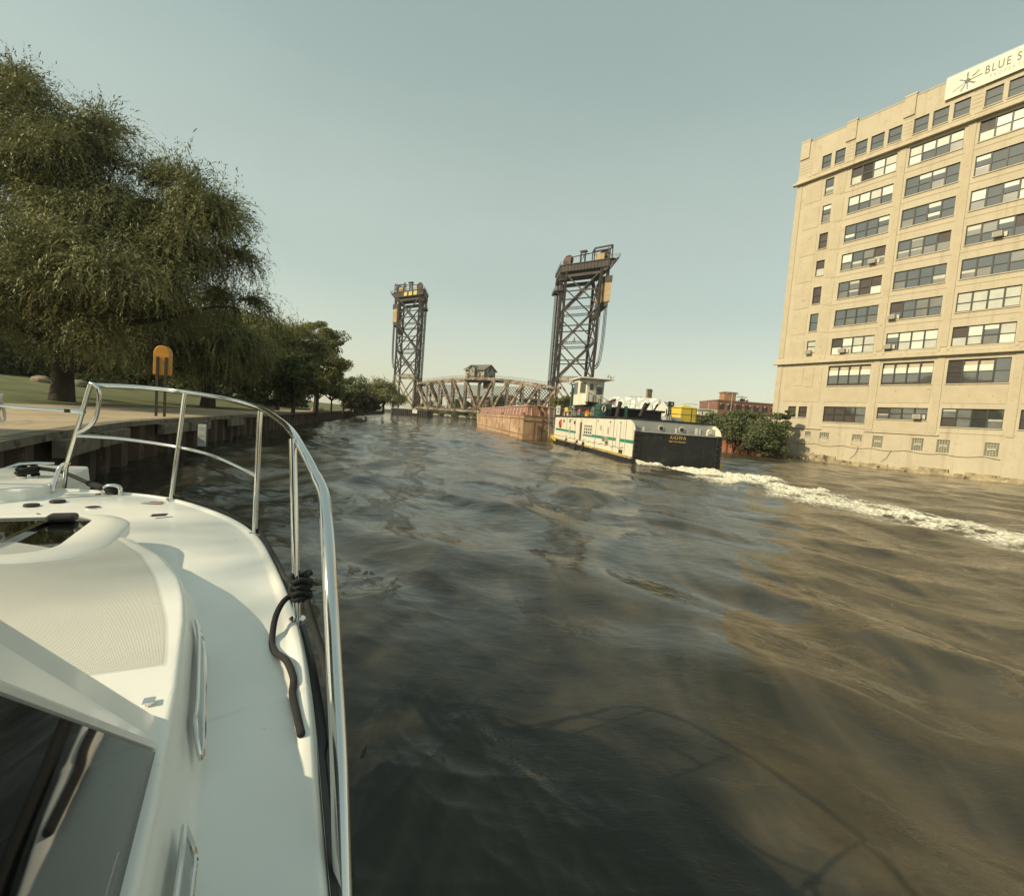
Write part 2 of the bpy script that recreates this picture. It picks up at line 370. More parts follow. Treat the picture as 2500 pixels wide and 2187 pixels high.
M_lawn = mat('lawn', (0.062, 0.08, 0.024), (0.125, 0.135, 0.048), scale=.5, rough=.9, bump=.08, bscale=9, c3=(.12, .10, .05), c3thr=.64, c3scale=.9)
M_prom = mat('promenade concrete', (0.30, 0.235, 0.15), (0.40, 0.32, 0.21), scale=.8, rough=.85, bump=.006, bscale=6, c3=(.20, .16, .11), c3thr=.62, c3scale=1.7, stretch=(1, .6, 1))
def strip(name, offs, zf, m, kind='structure', label=None, sub=4):
    pts = []
    for a, b in zip(WL[:-1], WL[1:]):
        for k in range(sub): pts.append(a + (b - a) * k / sub)
    pts.append(WL[-1]); P = np.array(pts); d = np.gradient(P, axis=0); d /= np.hypot(d[:, 0], d[:, 1])[:, None]
    nrm = np.stack([-d[:, 1], d[:, 0]], 1); vs = []
    for p, n_ in zip(P, nrm):
        for o in offs(p): q = p + n_ * o; vs.append((q[0], q[1], zf(q[0], q[1], o)))
    m_ = len(offs(P[0])); n_ = len(P)
    i = np.arange(n_ - 1)[:, None] * m_ + np.arange(m_ - 1)[None]
    fs = np.stack([i, i + m_, i + m_ + 1, i + 1], -1).reshape(-1, 4)[:, ::-1]
    o = np_mesh(name, vs, fs, m, smooth=True); tag(o, label, None, kind=kind); return o
strip('pavement', lambda p: np.linspace(.28, prom_w(p[1]), 6), lambda x, y, o: 1.5, M_prom, label='tan concrete riverside walk')
strip('lawn', lambda p: prom_w(p[1]) - .02 + np.concatenate([[0, .05], np.geomspace(1.0, 400, 44)]),
      lambda x, y, o: float(ground_z(np.array(x), np.array(y))) + (0.03 if o > prom_w(y) + .02 else -.02), M_lawn, label='mown green park lawn')

M_pile = mat('sheet piling', (0.030, 0.020, 0.014), (0.075, 0.048, 0.032), scale=1.4, rough=.85, bump=.01, bscale=8, stretch=(1, 1, .35), c3=(.11, .09, .065), c3thr=.62, c3scale=2.5)
M_wood = mat('old cap timber', (0.10, 0.085, 0.06), (0.19, 0.165, 0.12), scale=2, rough=.9, bump=.01, bscale=14, c3=(.05, .04, .03), c3thr=.6, c3scale=3)
def polyline_samples(P, step):
    seg = np.linalg.norm(np.diff(P, axis=0), axis=1); s = np.concatenate([[0], np.cumsum(seg)])
    t = np.arange(0, s[-1], step); return np.stack([np.interp(t, s, P[:, 0]), np.interp(t, s, P[:, 1])], 1)
def seawall():
    root = empty('sheet_pile_wall', (-9.8, 8.9, 0), 0, 'long rusty sheet pile seawall under the park promenade on the left bank', 'seawall')
    o0 = np.array([-9.8, 8.9])
    S = polyline_samples(WL[1:-1], .25); d = np.gradient(S, axis=0); d /= np.hypot(d[:, 0], d[:, 1])[:, None]; nr = np.stack([-d[:, 1], d[:, 0]], 1)
    mb = MB(); prof = [0, 0, 0, .32, .32, .32]     # corrugation: out, out, out, in, in, in
    off = np.array([prof[i % 6] for i in range(len(S))]); P = S + nr * off[:, None] - o0
    vs = [(p[0], p[1], z) for p in P for z in (-1.2, 1.36)]
    fs = [(2 * i, 2 * i + 1, 2 * i + 3, 2 * i + 2) for i in range(len(P) - 1)]
    mb.add(vs, fs); mb.build('sheet_piling', M_pile, root)
    cp = MB(); CP = polyline_samples(WL[1:-1], 3.1); cd = np.gradient(CP, axis=0); cd /= np.hypot(cd[:, 0], cd[:, 1])[:, None]
    cn = np.stack([-cd[:, 1], cd[:, 0]], 1)
    for a, b, na, nb in zip(CP[:-1], CP[1:], cn[:-1], cn[1:]):
        a0, b0 = a - na * .1 - o0, b - nb * .1 - o0; a1, b1 = a + na * .34 - o0, b + nb * .34 - o0
        cp.hexa([(*a0, 1.33), (*a1, 1.33), (*b1, 1.33), (*b0, 1.33)][::-1], [(*a0, 1.515), (*a1, 1.515), (*b1, 1.515), (*b0, 1.515)][::-1])
    cp.build('cap', M_wood, root)
    # timber fender blocks under the cap further along
    tb = MB()
    for k in range(6, 16):
        p = CP[k + 3]; q = CP[k + 4]; n_ = cn[k + 3]
        if k % 3 == 2: continue
        a = p - n_ * .24 - o0; b = p + (q - p) * .86 - n_ * .24 - o0
        tb.beam((*a, 1.12), (*b, 1.12), .26, .42)
    tb.build('timber_wale', M_wood, root)
seawall()
M_signw = mat('white sign', (.55, .56, .52), (.45, .46, .42), scale=4, rough=.5)
M_black = mat('matt black', (.012, .012, .012), (.02, .02, .019), scale=4, rough=.5)
def wall_sign():
    p = onz(491, 1062, 0.85)
    r = empty('depth_sign', (p[0] + .12, p[1] - .12, .35), math.radians(8), 'narrow white notice board fixed upright on the left seawall', 'sign')
    mb = MB(); mb.box(-.17, .17, -.03, .03, 0, 1.0); mb.build('board', M_signw, r, bevel=.01)
    t = MB()
    for z in (.2, .28, .42, .5, .75, .83): t.box(-.12, .12, -.036, -.0305, z, z + .03)
    t.build('lettering', mat('faded lettering', (.3, .31, .3), rough=.6), r)
wall_sign()

# right bank
M_bank = mat('bare bank soil', (.035, .042, .018), (.07, .07, .035), scale=.3, rough=.95, bump=.05, bscale=2)
RB = [(60, 36), (40.6, 68.9), (36.6, 72), (33, 74.5), (28, 100), (22.5, 150), (17.5, 178), (14.5, 196), (2, 250), (-30, 300), (-90, 345), (-200, 430), (-500, 700), (2500, 2500), (2500, -50), (90, -60)]
rb = MB(); n_ = len(RB); rb.add([(x, y, 2.1) for x, y in RB] + [(x, y, -1.0) for x, y in RB], [tuple(range(n_))[::-1]] + [(i, n_ + i, n_ + (i + 1) % n_, (i + 1) % n_)[::-1] for i in range(n_)])
tag(rb.build('ground', M_bank), 'low overgrown ground of the right bank', None, kind='structure')
M_rustw = mat('rust wall', (.20, .075, .035), (.30, .13, .07), scale=1.2, rough=.85, stretch=(1, 1, .3), c3=(.07, .03, .02), c3thr=.6, c3scale=2.5)
def rust_wall():
    r = empty('bulkhead_wall', (33, 74.5, 0), 0, 'orange rusted sheet pile bulkhead between the tug stern and the bushes', 'seawall')
    P = polyline_samples(np.array([(40.3, 68.6), (36.6, 71.8), (33, 74.3), (27.8, 100), (22.3, 150)]), .25); mb = MB()
    d = np.gradient(P, axis=0); d /= np.hypot(d[:, 0], d[:, 1])[:, None]; nr = np.stack([-d[:, 1], d[:, 0]], 1)
    off = np.array([[0, 0, .22, .22][i % 4] for i in range(len(P))]); P = P + nr * off[:, None] - np.array([33, 74.5])
    mb.add([(p[0], p[1], z) for p in P for z in (-1, 2.0)], [(2 * i, 2 * i + 2, 2 * i + 3, 2 * i + 1) for i in range(len(P) - 1)])
    mb.build('sheet_piling', M_rustw, r)
    c = MB(); Q = P[::12]
    for a, b in zip(Q[:-1], Q[1:]): c.beam((*a, 2.08), (*b, 2.08), .35, .16)
    c.build('cap', M_rustw, r)
rust_wall()
# ---------------------------------------------------------------- the boat we stand on (local x = starboard, y = forward)
BC = -1.25                                        # centre line
EDGE = [(.09, -5), (.11, -2), (.122, .3), (.137, .75), (.160, 1.25), (.158, 1.64), (.11, 2.2), (.035, 2.64), (-.12, 3.02), (-.40, 3.42), (-.72, 3.62), (-1.0, 3.71), (BC, 3.74)]
EDGE_F = np.array(EDGE)
def dense_edge(step=.03):
    P = EDGE_F; k = np.arange(len(P)); t = np.linspace(0, len(P) - 1, 600)
    def cr(i, u):
        g = lambda j: P[min(max(j, 0), len(P) - 1)]
        return .5 * ((2 * g(i)) + (-g(i - 1) + g(i + 1)) * u + (2 * g(i - 1) - 5 * g(i) + 4 * g(i + 1) - g(i + 2)) * u * u + (-g(i - 1) + 3 * g(i) - 3 * g(i + 1) + g(i + 2)) * u ** 3)
    Q = np.array([cr(min(int(a), len(P) - 2), a - min(int(a), len(P) - 2)) for a in t])
    return Q
DE = dense_edge()
def half_w(f): return np.interp(f, DE[:, 1], DE[:, 0]) - BC     # half breadth at station f
def deck_z(f): return 1.90 + .045 * np.clip(f, -3, 4)
M_gel = mat('gelcoat', (.80, .79, .73), (.84, .83, .78), scale=1.2, rough=.26, spec=.5, rough2=.34)
M_gel.node_tree.nodes['Principled BSDF'].inputs['Coat Weight'].default_value = .25
M_chrome = mat('stainless', (.72, .71, .68), rough=.10, metal=1.0)
M_rope = mat('black rope', (.010, .010, .010), (.028, .028, .026), scale=160, rough=.9, bump=.0015, bscale=420)
M_glassd = mat('tinted glass', (.004, .0045, .004), rough=.03, spec=.9)
M_rubber = mat('black rubber', (.012, .012, .012), (.022, .022, .02), scale=20, rough=.55)

def deck_material():
    m = bpy.data.materials.new('moulded deck'); m.use_nodes = True; n = m.node_tree.nodes; l = m.node_tree.links; b = n['Principled BSDF']
    b.inputs['Roughness'].default_value = .3; b.inputs['Coat Weight'].default_value = .2
    at = n.new('ShaderNodeAttribute'); at.attribute_name = 'pad'
    th = n.new('ShaderNodeMapRange'); th.inputs[1].default_value = 0; th.inputs[2].default_value = .004; l.new(at.outputs['Fac'], th.inputs[0])
    line = n.new('ShaderNodeMapRange'); line.interpolation_type = 'LINEAR'
    ab = n.new('ShaderNodeMath'); ab.operation = 'ABSOLUTE'; l.new(at.outputs['Fac'], ab.inputs[0])
    line.inputs[1].default_value = .003; line.inputs[2].default_value = .006; line.inputs[3].default_value = .8; line.inputs[4].default_value = 1; l.new(ab.outputs[0], line.inputs[0])
    tc = n.new('ShaderNodeTexCoord')
    # raised diamond pattern
    def wave(rot):
        mp = n.new('ShaderNodeMapping'); mp.inputs['Rotation'].default_value = (0, 0, rot); l.new(tc.outputs['Object'], mp.inputs[0])
        w = n.new('ShaderNodeTexWave'); w.wave_type = 'BANDS'; w.inputs['Scale'].default_value = 82; w.inputs['Distortion'].default_value = 0; l.new(mp.outputs[0], w.inputs[0]); return w.outputs['Fac']
    w1, w2 = wave(math.radians(38)), wave(math.radians(-52))
    mx = n.new('ShaderNodeMath'); mx.operation = 'MULTIPLY'; l.new(w1, mx.inputs[0]); l.new(w2, mx.inputs[1])
    hp = n.new('ShaderNodeMath'); hp.operation = 'MULTIPLY'; l.new(mx.outputs[0], hp.inputs[0]); l.new(th.outputs[0], hp.inputs[1])
    no = n.new('ShaderNodeTexNoise'); no.inputs['Scale'].default_value = 3; no.inputs['Detail'].default_value = 6; l.new(tc.outputs['Object'], no.inputs[0])
    bp = n.new('ShaderNodeBump'); bp.inputs['Distance'].default_value = .0012; bp.inputs['Strength'].default_value = .9; l.new(hp.outputs[0], bp.inputs['Height']); l.new(bp.outputs[0], b.inputs['Normal'])
    c = n.new('ShaderNodeValToRGB'); c.color_ramp.elements[0].position = .3; c.color_ramp.elements[0].color = (.76, .755, .70, 1); c.color_ramp.elements[1].position = .7; c.color_ramp.elements[1].color = (.83, .825, .77, 1)
    l.new(no.outputs[0], c.inputs[0])
    # small scuffs and dirt specks
    n2 = n.new('ShaderNodeTexNoise'); n2.inputs['Scale'].default_value = 24; n2.inputs['Detail'].default_value = 4; l.new(tc.outputs['Object'], n2.inputs[0])
    c2 = n.new('ShaderNodeValToRGB'); c2.color_ramp.elements[0].position = .70; c2.color_ramp.elements[1].position = .80
    c2.color_ramp.elements[0].color = (1, 1, 1, 1); c2.color_ramp.elements[1].color = (.72, .70, .64, 1); l.new(n2.outputs[0], c2.inputs[0])
    m1 = n.new('ShaderNodeMixRGB'); m1.blend_type = 'MULTIPLY'; m1.inputs[0].default_value = 1; l.new(c.outputs[0], m1.inputs[1]); l.new(c2.outputs[0], m1.inputs[2])
    m2 = n.new('ShaderNodeMixRGB'); m2.blend_type = 'MULTIPLY'; m2.inputs[0].default_value = 1; l.new(m1.outputs[0], m2.inputs[1]); l.new(line.outputs[0], m2.inputs[2])
    # grooves of the pad a little greyer so the pattern reads
    m3 = n.new('ShaderNodeMixRGB'); m3.inputs[2].default_value = (.42, .39, .31, 1)
    iv = n.new('ShaderNodeMath'); iv.operation = 'SUBTRACT'; iv.inputs[0].default_value = .6; l.new(mx.outputs[0], iv.inputs[1])
    iv2 = n.new('ShaderNodeMath'); iv2.operation = 'MULTIPLY'; iv2.use_clamp = True; l.new(iv.outputs[0], iv2.inputs[0]); l.new(th.outputs[0], iv2.inputs[1])
    l.new(iv2.outputs[0], m3.inputs[0]); l.new(m2.outputs[0], m3.inputs[1]); l.new(m3.outputs[0], b.inputs['Base Color'])
    return m
CO_F = np.array([-5, 0, .8, 1.1, 1.4, 1.7, 1.95, 2.2, 2.4, 2.6, 2.75, 2.83])     # coachroof edge by station
CO_S = np.array([-.07, -.07, -.075, -.085, -.105, -.14, -.185, -.27, -.38, -.58, -.85, -1.25])
def boat():
    root = empty('motor_boat', (0, 0, 0), math.radians(29), 'white motor cruiser in the foreground with chrome bow rail and dark side window', 'boat')
    # --- moulded deck + coachroof as one surface
    f = np.concatenate([np.linspace(-5, -.6, 40)[:-1], np.linspace(-.6, 3.735, 430)]); u = np.concatenate([np.linspace(-1, -.5, 50)[:-1], np.linspace(-.5, 1, 340)])
    Fg, Ug = np.meshgrid(f, u, indexing='ij'); Sg = BC + half_w(Fg) * Ug
    sp = np.where(Sg < BC, 2 * BC - Sg, Sg)                                        # mirrored to starboard
    ce = np.interp(Fg, CO_F, CO_S); din = ce - sp                                   # >0 inside coachroof
    dfr = (2.83 - Fg) * .55
    k = np.minimum(din, np.where(Fg > 1.6, dfr + .02, 9))
    hc = .165 - .05 * sstep(1.7, 2.7, Fg)
    wd = .035 + .12 * sstep(1.5, 2.4, Fg)
    Z = deck_z(Fg) + hc * sstep(-.012, 1, (k + .012) / (wd + .012)) ** .7
    Z += .02 * sstep(0, .9, din) 
    eg = (BC + half_w(Fg)) - sp; Z += .012 * (1 - sstep(.03, .05, eg)) * sstep(.95, 1.15, Fg)      # raised toe at the edge
    Z -= .03 * (1 - sstep(0, .018, eg)) ** 2
    Z += .004 * np.exp(-((Fg - (1.22 + .28 * (sp + .0))) / .012) ** 2) * (din < -.01) * (Fg < 1.6)    # moulded cross line on the side deck
    pad = np.minimum(np.minimum(ce - .055 - .13 * sstep(1.1, 2.6, Fg) - sp, Fg - 1.19), 2.36 - Fg - .35 * np.clip(sp + .62, 0, 1) * 1.1)
    vs = np.stack([Sg, Fg, Z], -1).reshape(-1, 3); m_ = len(u); n_ = len(f)
    i = np.arange(n_ - 1)[:, None] * m_ + np.arange(m_ - 1)[None]; fs = np.stack([i, i + 1, i + m_ + 1, i + m_], -1).reshape(-1, 4)
    d = np_mesh('deck', vs, fs, deck_material(), root, smooth=True)
    a = d.data.attributes.new('pad', 'FLOAT', 'POINT'); a.data.foreach_set('value', pad.astype(np.float32).ravel())
    # --- hull
    H = MB(); E_ = DE[DE[:, 1] > -5.01]; E_ = np.concatenate([E_, np.stack([2 * BC - E_[::-1, 0], E_[::-1, 1]], 1)]); E_ = E_[::3]
    lev = [(0.0, 0.0), (-.05, .012), (-.13, .0), (-.5, -.07), (-1.2, -.24), (-2.1, -.5)]
    vs = []
    for j, (dz, ds) in enumerate(lev):
        for s_, f_ in E_:
            c = np.array([BC, min(f_, 2.2)]); v_ = np.array([s_, f_]) - c; L = np.linalg.norm(v_); fl = 1 + ds / L * (1 + .8 * max(0, f_ - 2.2)); p = c + v_ * fl
            vs.append((p[0], p[1], float(deck_z(f_)) - .02 + dz))
    k_ = len(E_); fs = [(j * k_ + i, (j + 1) * k_ + i, (j + 1) * k_ + i + 1, j * k_ + i + 1) for j in range(len(lev) - 1) for i in range(k_ - 1)]
    H.add(vs, fs); H.build('hull', M_gel, root, smooth=True, sharp=60)
    rb_ = MB(); R_ = DE[(DE[:, 1] > -5) & (DE[:, 1] < 3.8)][::4]
    rb_.tube([(s_ + (.012 if f_ > 1.1 else .004), f_ + (.01 if f_ > 3 else 0), float(deck_z(f_)) - .045) for s_, f_ in R_], .016, 8); rb_.build('rub_rail', M_rubber, root, smooth=True)
    # --- bow platform
    P = MB(); x0, x1 = -1.43, -1.0
    lo = [(x0, 3.42, 1.98), (x1 - .06, 3.42, 1.98), (x1, 3.55, 1.98), (x1, 4.35, 1.96), (x1 - .10, 4.42, 1.96), (x0, 4.42, 1.96)]
    up = [(x0, 3.44, 2.118), (x1 - .07, 3.44, 2.118), (x1 - .02, 3.56, 2.118), (x1 - .02, 4.37, 2.125), (x0 + .02, 4.44, 2.125), (x0, 4.42, 2.125)]
    up = [(a, b, c) for a, b, c in up]; lo = lo
    P.hexa(lo, up); P.build('anchor_platform', M_gel, root, bevel=.012)
    # --- rails
    R = .0145
    rl = MB()
    top = [(-0.842, 3.63, 2.704), (-0.678, 3.6, 2.712), (-0.525, 3.54, 2.712), (-0.365, 3.42, 2.705), (-0.145, 3.08, 2.686), (0.021, 2.66, 2.655), (0.094, 2.18, 2.618), (0.122, 1.86, 2.590), (0.149, 1.63, 2.534), (0.170, 1.50, 2.482),
           (0.180, 1.40, 2.447), (0.175, 1.28, 2.402), (0.169, 1.17, 2.345), (0.166, 1.08, 2.269), (0.167, 1.0, 2.161), (0.167, 0.92, 2.07), (0.165, 0.845, 1.985), (0.162, 0.76, 1.875), (0.161, 0.70, 1.79), (.16, .62, 1.67), (.158, .5, 1.52)]
    def smooth(p, k=6):
        p = np.array(p, float); out = []
        for i in range(len(p) - 1):
            g = lambda j: p[min(max(j, 0), len(p) - 1)]
            for q in range(k):
                t = q / k; out.append(.5 * ((2 * g(i)) + (-g(i - 1) + g(i + 1)) * t + (2 * g(i - 1) - 5 * g(i) + 4 * g(i + 1) - g(i + 2)) * t * t + (-g(i - 1) + 3 * g(i) - 3 * g(i + 1) + g(i + 2)) * t ** 3))
        out.append(p[-1]); return out
    TR = smooth(top); kink = [i for i, p in enumerate(TR) if p[1] < 1.50][0]
    # the heavier sleeve begins at the bend
    rl.tube(TR[:kink + 1], R * .92, 16); rl.tube(TR[kink - 2:], [R * .95, R * 1.08] + [R * 1.14] * (len(TR) - kink), 16)
    mid = [(-.91, 3.652, 2.40), (-.7, 3.61, 2.395), (-.42, 3.45, 2.375), (-.2, 3.2, 2.35), (.02, 2.66, 2.315)]
    rl.tube(smooth(mid), R * .72, 12)
    rl.tube(smooth([(-.845, 3.62, 2.712), (-.815, 3.60, 2.70), (-.80, 3.60, 2.64), (-.815, 3.61, 2.52), (-.85, 3.62, 2.455), (-.905, 3.645, 2.415)]), R * .8, 12)
    rl.build('bow_rail', M_chrome, root, smooth=True, sharp=50)
    def stan(a, b, r=.0125):
        m = MB(); m.tube([a, b], r, 14); ft = MB(); ft.cyl((a[0], a[1]), .026, a[2] - .012, a[2] + .006, 18)
        o = m.build('stanchion', M_chrome, root, smooth=True, sharp=50); ft.build('foot', M_chrome, o, bevel=.002)
    stan((.151, 1.643, 1.983), (.118, 1.74, 2.574)); stan((.026, 2.638, 2.025), (.026, 2.66, 2.64)); stan((-.414, 3.395, 2.06), (-.365, 3.42, 2.70))
    m = MB(); m.tube([(-.845, 3.62, 2.705), (-.965, 3.69, 2.20)], .0125, 14); m.tube(smooth([(-.95, 3.68, 2.235), (-.985, 3.70, 2.215), (-1.0, 3.68, 2.17), (-1.01, 3.64, 2.07)]), .0115, 12)
    m.tube([(-.962, 3.685, 2.21), (-.985, 3.745, 2.07)], .0115, 12); m.build('stanchion', M_chrome, root, smooth=True, sharp=50)
    # gate bar across the pulpit and the port pulpit
    g = MB(); g.tube([(-.885, 3.635, 2.545), (-1.62, 3.66, 2.56)], .010, 10); g.tube([(-.87, 3.628, 2.545), (-.93, 3.64, 2.547)], .017, 12); g.beam((-.93, 3.64, 2.545), (-.96, 3.64, 2.545), .03, .02)
    g.build('gate_bar', M_chrome, root, smooth=True, sharp=50)
    pp = MB(); mir = lambda L_: [(2 * BC - a, b, c) for a, b, c in L_]
    pp.tube(mir(TR), R, 12); pp.tube(mir(smooth(mid)), R * .72, 10)
    for a, b in (((.151, 1.643, 1.983), (.118, 1.74, 2.574)), ((.026, 2.638, 2.025), (.026, 2.66, 2.64)), ((-.414, 3.395, 2.06), (-.365, 3.42, 2.70)), ((-.965, 3.69, 2.06), (-.845, 3.62, 2.705))): pp.tube(mir([a, b]), .0125, 10)
    pp.build('bow_rail', M_chrome, root, smooth=True, sharp=50)
    # white line coiled over the gate bar
    wc = MB(); th = np.linspace(0, 2 * math.pi * 5, 110); wc.tube([(-1.275 + .0015 * t + .010 * math.sin(t * 1.7), 3.655 + .02 * math.cos(t), 2.54 + .075 * math.sin(t)) for t in th], .007, 6)
    wo_ = wc.build('coiled_line', mat('white line', (.55, .54, .50), (.42, .40, .37), scale=60, rough=.9), None, smooth=True); wo_.rotation_euler = root.rotation_euler
    tag(wo_, 'white line coiled over the chrome gate bar at the left edge', 'rope')
    # --- fittings on the foredeck
    def dz(s_, f_):
        i_ = int(np.argmin(abs(f - f_))); j_ = int(np.argmin(abs(Sg[i_] - s_))); return float(Z[i_, j_])
    c = MB(); z0 = 2.122; c.cyl((-1.19, 3.88), .05, z0, z0 + .006, 18); c.tube([(-1.175, 3.86, z0), (-1.175, 3.86, z0 + .07)], .009, 10); c.tube([(-1.20, 3.91, z0), (-1.20, 3.91, z0 + .07)], .009, 10)
    c.tube([(-1.27, 3.80, z0 + .055), (-1.22, 3.86, z0 + .075), (-1.16, 3.92, z0 + .075), (-1.10, 3.99, z0 + .07)], [.006, .012, .012, .006], 10)
    c.build('cleat', M_chrome, root, smooth=True)
    fl = MB(); zf = dz(-.72, 3.55); fl.tube(smooth([(-.77, 3.60, zf), (-.765, 3.60, zf + .04), (-.73, 3.585, zf + .055), (-.69, 3.57, zf + .045), (-.685, 3.565, zf)]), .012, 10); fl.box(-.80, -.67, 3.54, 3.62, zf - .004, zf + .006)
    fl.build('fairlead', M_chrome, root, smooth=True)
    rp = MB(); th = np.linspace(0, 5 * math.pi, 60)
    rp.tube([(-1.19 + .045 * math.cos(t) * (1 - .2 * t / 16), 3.88 + .05 * math.sin(t), z0 + .012 + .055 * t / 16) for t in th], .012, 10)
    rp.tube(smooth([(-1.15, 3.9, z0 + .05), (-1.02, 3.84, z0 + .035), (-.86, 3.70, zf + .05), (-.74, 3.58, zf + .026), (-.70, 3.60, zf + .01)]), .0115, 10)
    for p_, q_ in (((-.86, 3.70, zf + .05), (-.76, 3.60, zf + .03)),): rp.tube([p_, q_], .018, 10)
    o = rp.build('mooring_rope', M_rope, None, smooth=True); o.rotation_euler = root.rotation_euler; tag(o, 'black mooring rope wound round the bow cleat and led to the fairlead', 'rope')
    for s_, f_, r_ in ((-1.0, 3.32, .032), (-.92, 3.40, .034)): ds = MB(); z_ = dz(s_, f_); ds.cyl((s_, f_), r_, z_ - .004, z_ + .012, 20); ds.build('foot_switch', M_rubber, root, bevel=.004)
    fc = MB(); z_ = dz(-.74, 3.26); fc.cyl((-.74, 3.26), .034, z_ - .002, z_ + .005, 22); o = fc.build('filler_cap', M_chrome, root, bevel=.002)
    fc = MB(); fc.cyl((-.74, 3.26), .023, z_ + .005, z_ + .0065, 22); fc.build('cap_slot', M_rubber, o)
    w = MB(); z_ = dz(-.49, 3.36) ; w.quad((-.555, 3.335, z_ + .004), (-.455, 3.30, z_ + .004), (-.44, 3.345, z_ + .004), (-.54, 3.38, z_ + .004)); o = w.build('warning_sticker', M_signw, root)
    w = MB(); w.quad((-.515, 3.35, z_ + .006), (-.448, 3.325, z_ + .006), (-.441, 3.345, z_ + .006), (-.508, 3.368, z_ + .006)); w.build('red_band', mat('red print', (.42, .05, .03), rough=.5), o)
    # anchor locker hatch: fine groove lines, hinges
    gm = mat('shadow gap', (.10, .10, .09), rough=.7)
    gr = MB()
    def line(a, b, wd_=.005):
        a3 = (*a, dz(*a) + .0015); b3 = (*b, dz(*b) + .0015); gr.beam(a3, b3, wd_, .002)
    def line2(a, b, k=10, wd_=.004):
        for q in range(k): t0, t1 = q / k, (q + 1) / k; line((a[0] + (b[0] - a[0]) * t0, a[1] + (b[1] - a[1]) * t0), (a[0] + (b[0] - a[0]) * t1, a[1] + (b[1] - a[1]) * t1), wd_)
    line2((-.93, 3.16), (-.735, 2.86), wd_=.010); line2((-.735, 2.86), (-.62, 2.90)); line2((-.43, 3.0), (-.36, 3.03)); 
    gr.build('hatch_groove', gm, root)
    for s_, f_ in ((-.72, 2.93), (-.425, 3.07)): hg = MB(); z_ = dz(s_, f_) + .003; hg.quad((s_ - .035, f_ - .03, z_), (s_ + .03, f_ - .02, z_), (s_ + .035, f_ + .03, z_), (s_ - .03, f_ + .02, z_)); hg.build('hatch_latch', M_rubber, root)
    # --- deck hatch with rounded white frame and smoked glass, half open
    h = MB(); cx_, fx0, fx1 = -1.14, 1.86, 2.62; hw = .71
    def rr(x0, x1, y0, y1, r_, z_, k=7):
        out = []
        for cx1, cy1, a0 in ((x1 - r_, y1 - r_, 0), (x0 + r_, y1 - r_, 90), (x0 + r_, y0 + r_, 180), (x1 - r_, y0 + r_, 270)):
            for q in range(k + 1): a_ = math.radians(a0 + 90 * q / k); out.append((cx1 + r_ * math.cos(a_), cy1 + r_ * math.sin(a_), z_))
        return out
    zb = 2.135
    rings = [rr(cx_ - hw, cx_ + hw, fx0, fx1, .22, zb - .03), rr(cx_ - hw, cx_ + hw, fx0, fx1, .22, zb + .006), rr(cx_ - hw + .012, cx_ + hw - .012, fx0 + .012, fx1 - .012, .21, zb + .016),
             rr(cx_ - hw + .07, cx_ + hw - .07, fx0 + .075, fx1 - .05, .16, zb + .026), rr(cx_ - hw + .13, cx_ + hw - .13, fx0 + .15, fx1 - .07, .10, zb + .020), rr(cx_ - hw + .13, cx_ + hw - .13, fx0 + .15, fx1 - .07, .10, zb - .02)]
    k_ = len(rings[0]); h.add([p for r_ in rings for p in r_], [(j * k_ + i, j * k_ + (i + 1) % k_, (j + 1) * k_ + (i + 1) % k_, (j + 1) * k_ + i) for j in range(5) for i in range(k_)])
    fr = h.build('hatch_frame', mat('hatch frame cream', (.76, .74, .67), rough=.38), root, smooth=True, sharp=50)
    q = MB(); q.prism(rr(cx_ - hw + .12, cx_ + hw - .12, fx0 + .14, fx1 - .06, .10, zb + .008), (0, 0, .006)); q.build('hatch_glass', M_glassd, root)
    q = MB(); q.beam((-.70, 2.46, zb + .018), (-.73, 2.04, zb + .022), .022, .012); q.build('hatch_stay', M_chrome, root)
    q = MB(); q.box(-.70, -.61, 2.44, 2.51, zb + .016, zb + .046); q.build('hatch_handle', M_rubber, root, bevel=.012)
    q = MB(); 
    for x_ in (-.86, -1.28): q.box(x_ - .13, x_ + .13, 1.90, 1.94, zb + .020, zb + .026); 
    q.build('hatch_vent', fr.data.materials[0], root, bevel=.003)
    # --- coachroof side port lights in chrome frames
    for pts in ([(-.121, 1.53), (-.104, 1.42), (-.082, 1.14), (-.080, 1.07)], [(-.070, .82), (-.068, .77), (-.066, .55), (-.066, .5)]):
        m = MB(); a_ = [( s_ , f_, float(deck_z(f_)) + .10) for s_, f_ in pts]; b_ = [(s_ + .015, f_ - .012 * i_, float(deck_z(f_)) + .045) for i_, (s_, f_) in enumerate(pts)]
        loop = a_ + b_[::-1]; m.tube(smooth(loop + [loop[0]], 3), .0045, 8)
        o = m.build('port_light', M_chrome, root, smooth=True)
        g2 = MB(); n4 = len(a_)
        g2.add(a_ + b_, [(i, i + 1, n4 + i + 1, n4 + i) for i in range(n4 - 1)]); g2.build('pane', mat('mirror pane', (.30, .29, .28), rough=.08, metal=.9), o)
    v = MB(); v.box(-.158, -.146, 1.046, 1.06, 2.105, 2.118); v.box(-.162, -.142, 1.043, 1.063, 2.118, 2.122); v.build('bolt', M_chrome, root, bevel=.003)
    # --- deckhouse: side window, pillar, windscreen, roof
    s0 = np.array([-.110, .965, 2.065]); up = np.array([-.065, -.43, .37]); s1 = s0 + up * 2.66      # top at z ~3.05
    t0 = np.array([-.118, 1.085, 2.045]); t1 = np.array([-.240, .712, 2.44]); t1 = t0 + (t1 - t0) * 2.45
    pl = MB(); nrm_ = np.array([-.03, .0, .0])
    inn = np.array([-.05, -.012, 0])
    pl.hexa([s0, t0, t0 + inn, s0 + inn], [s1, t1, t1 + inn, s1 + inn])
    pl.build('pillar', M_gel, root, bevel=.012)
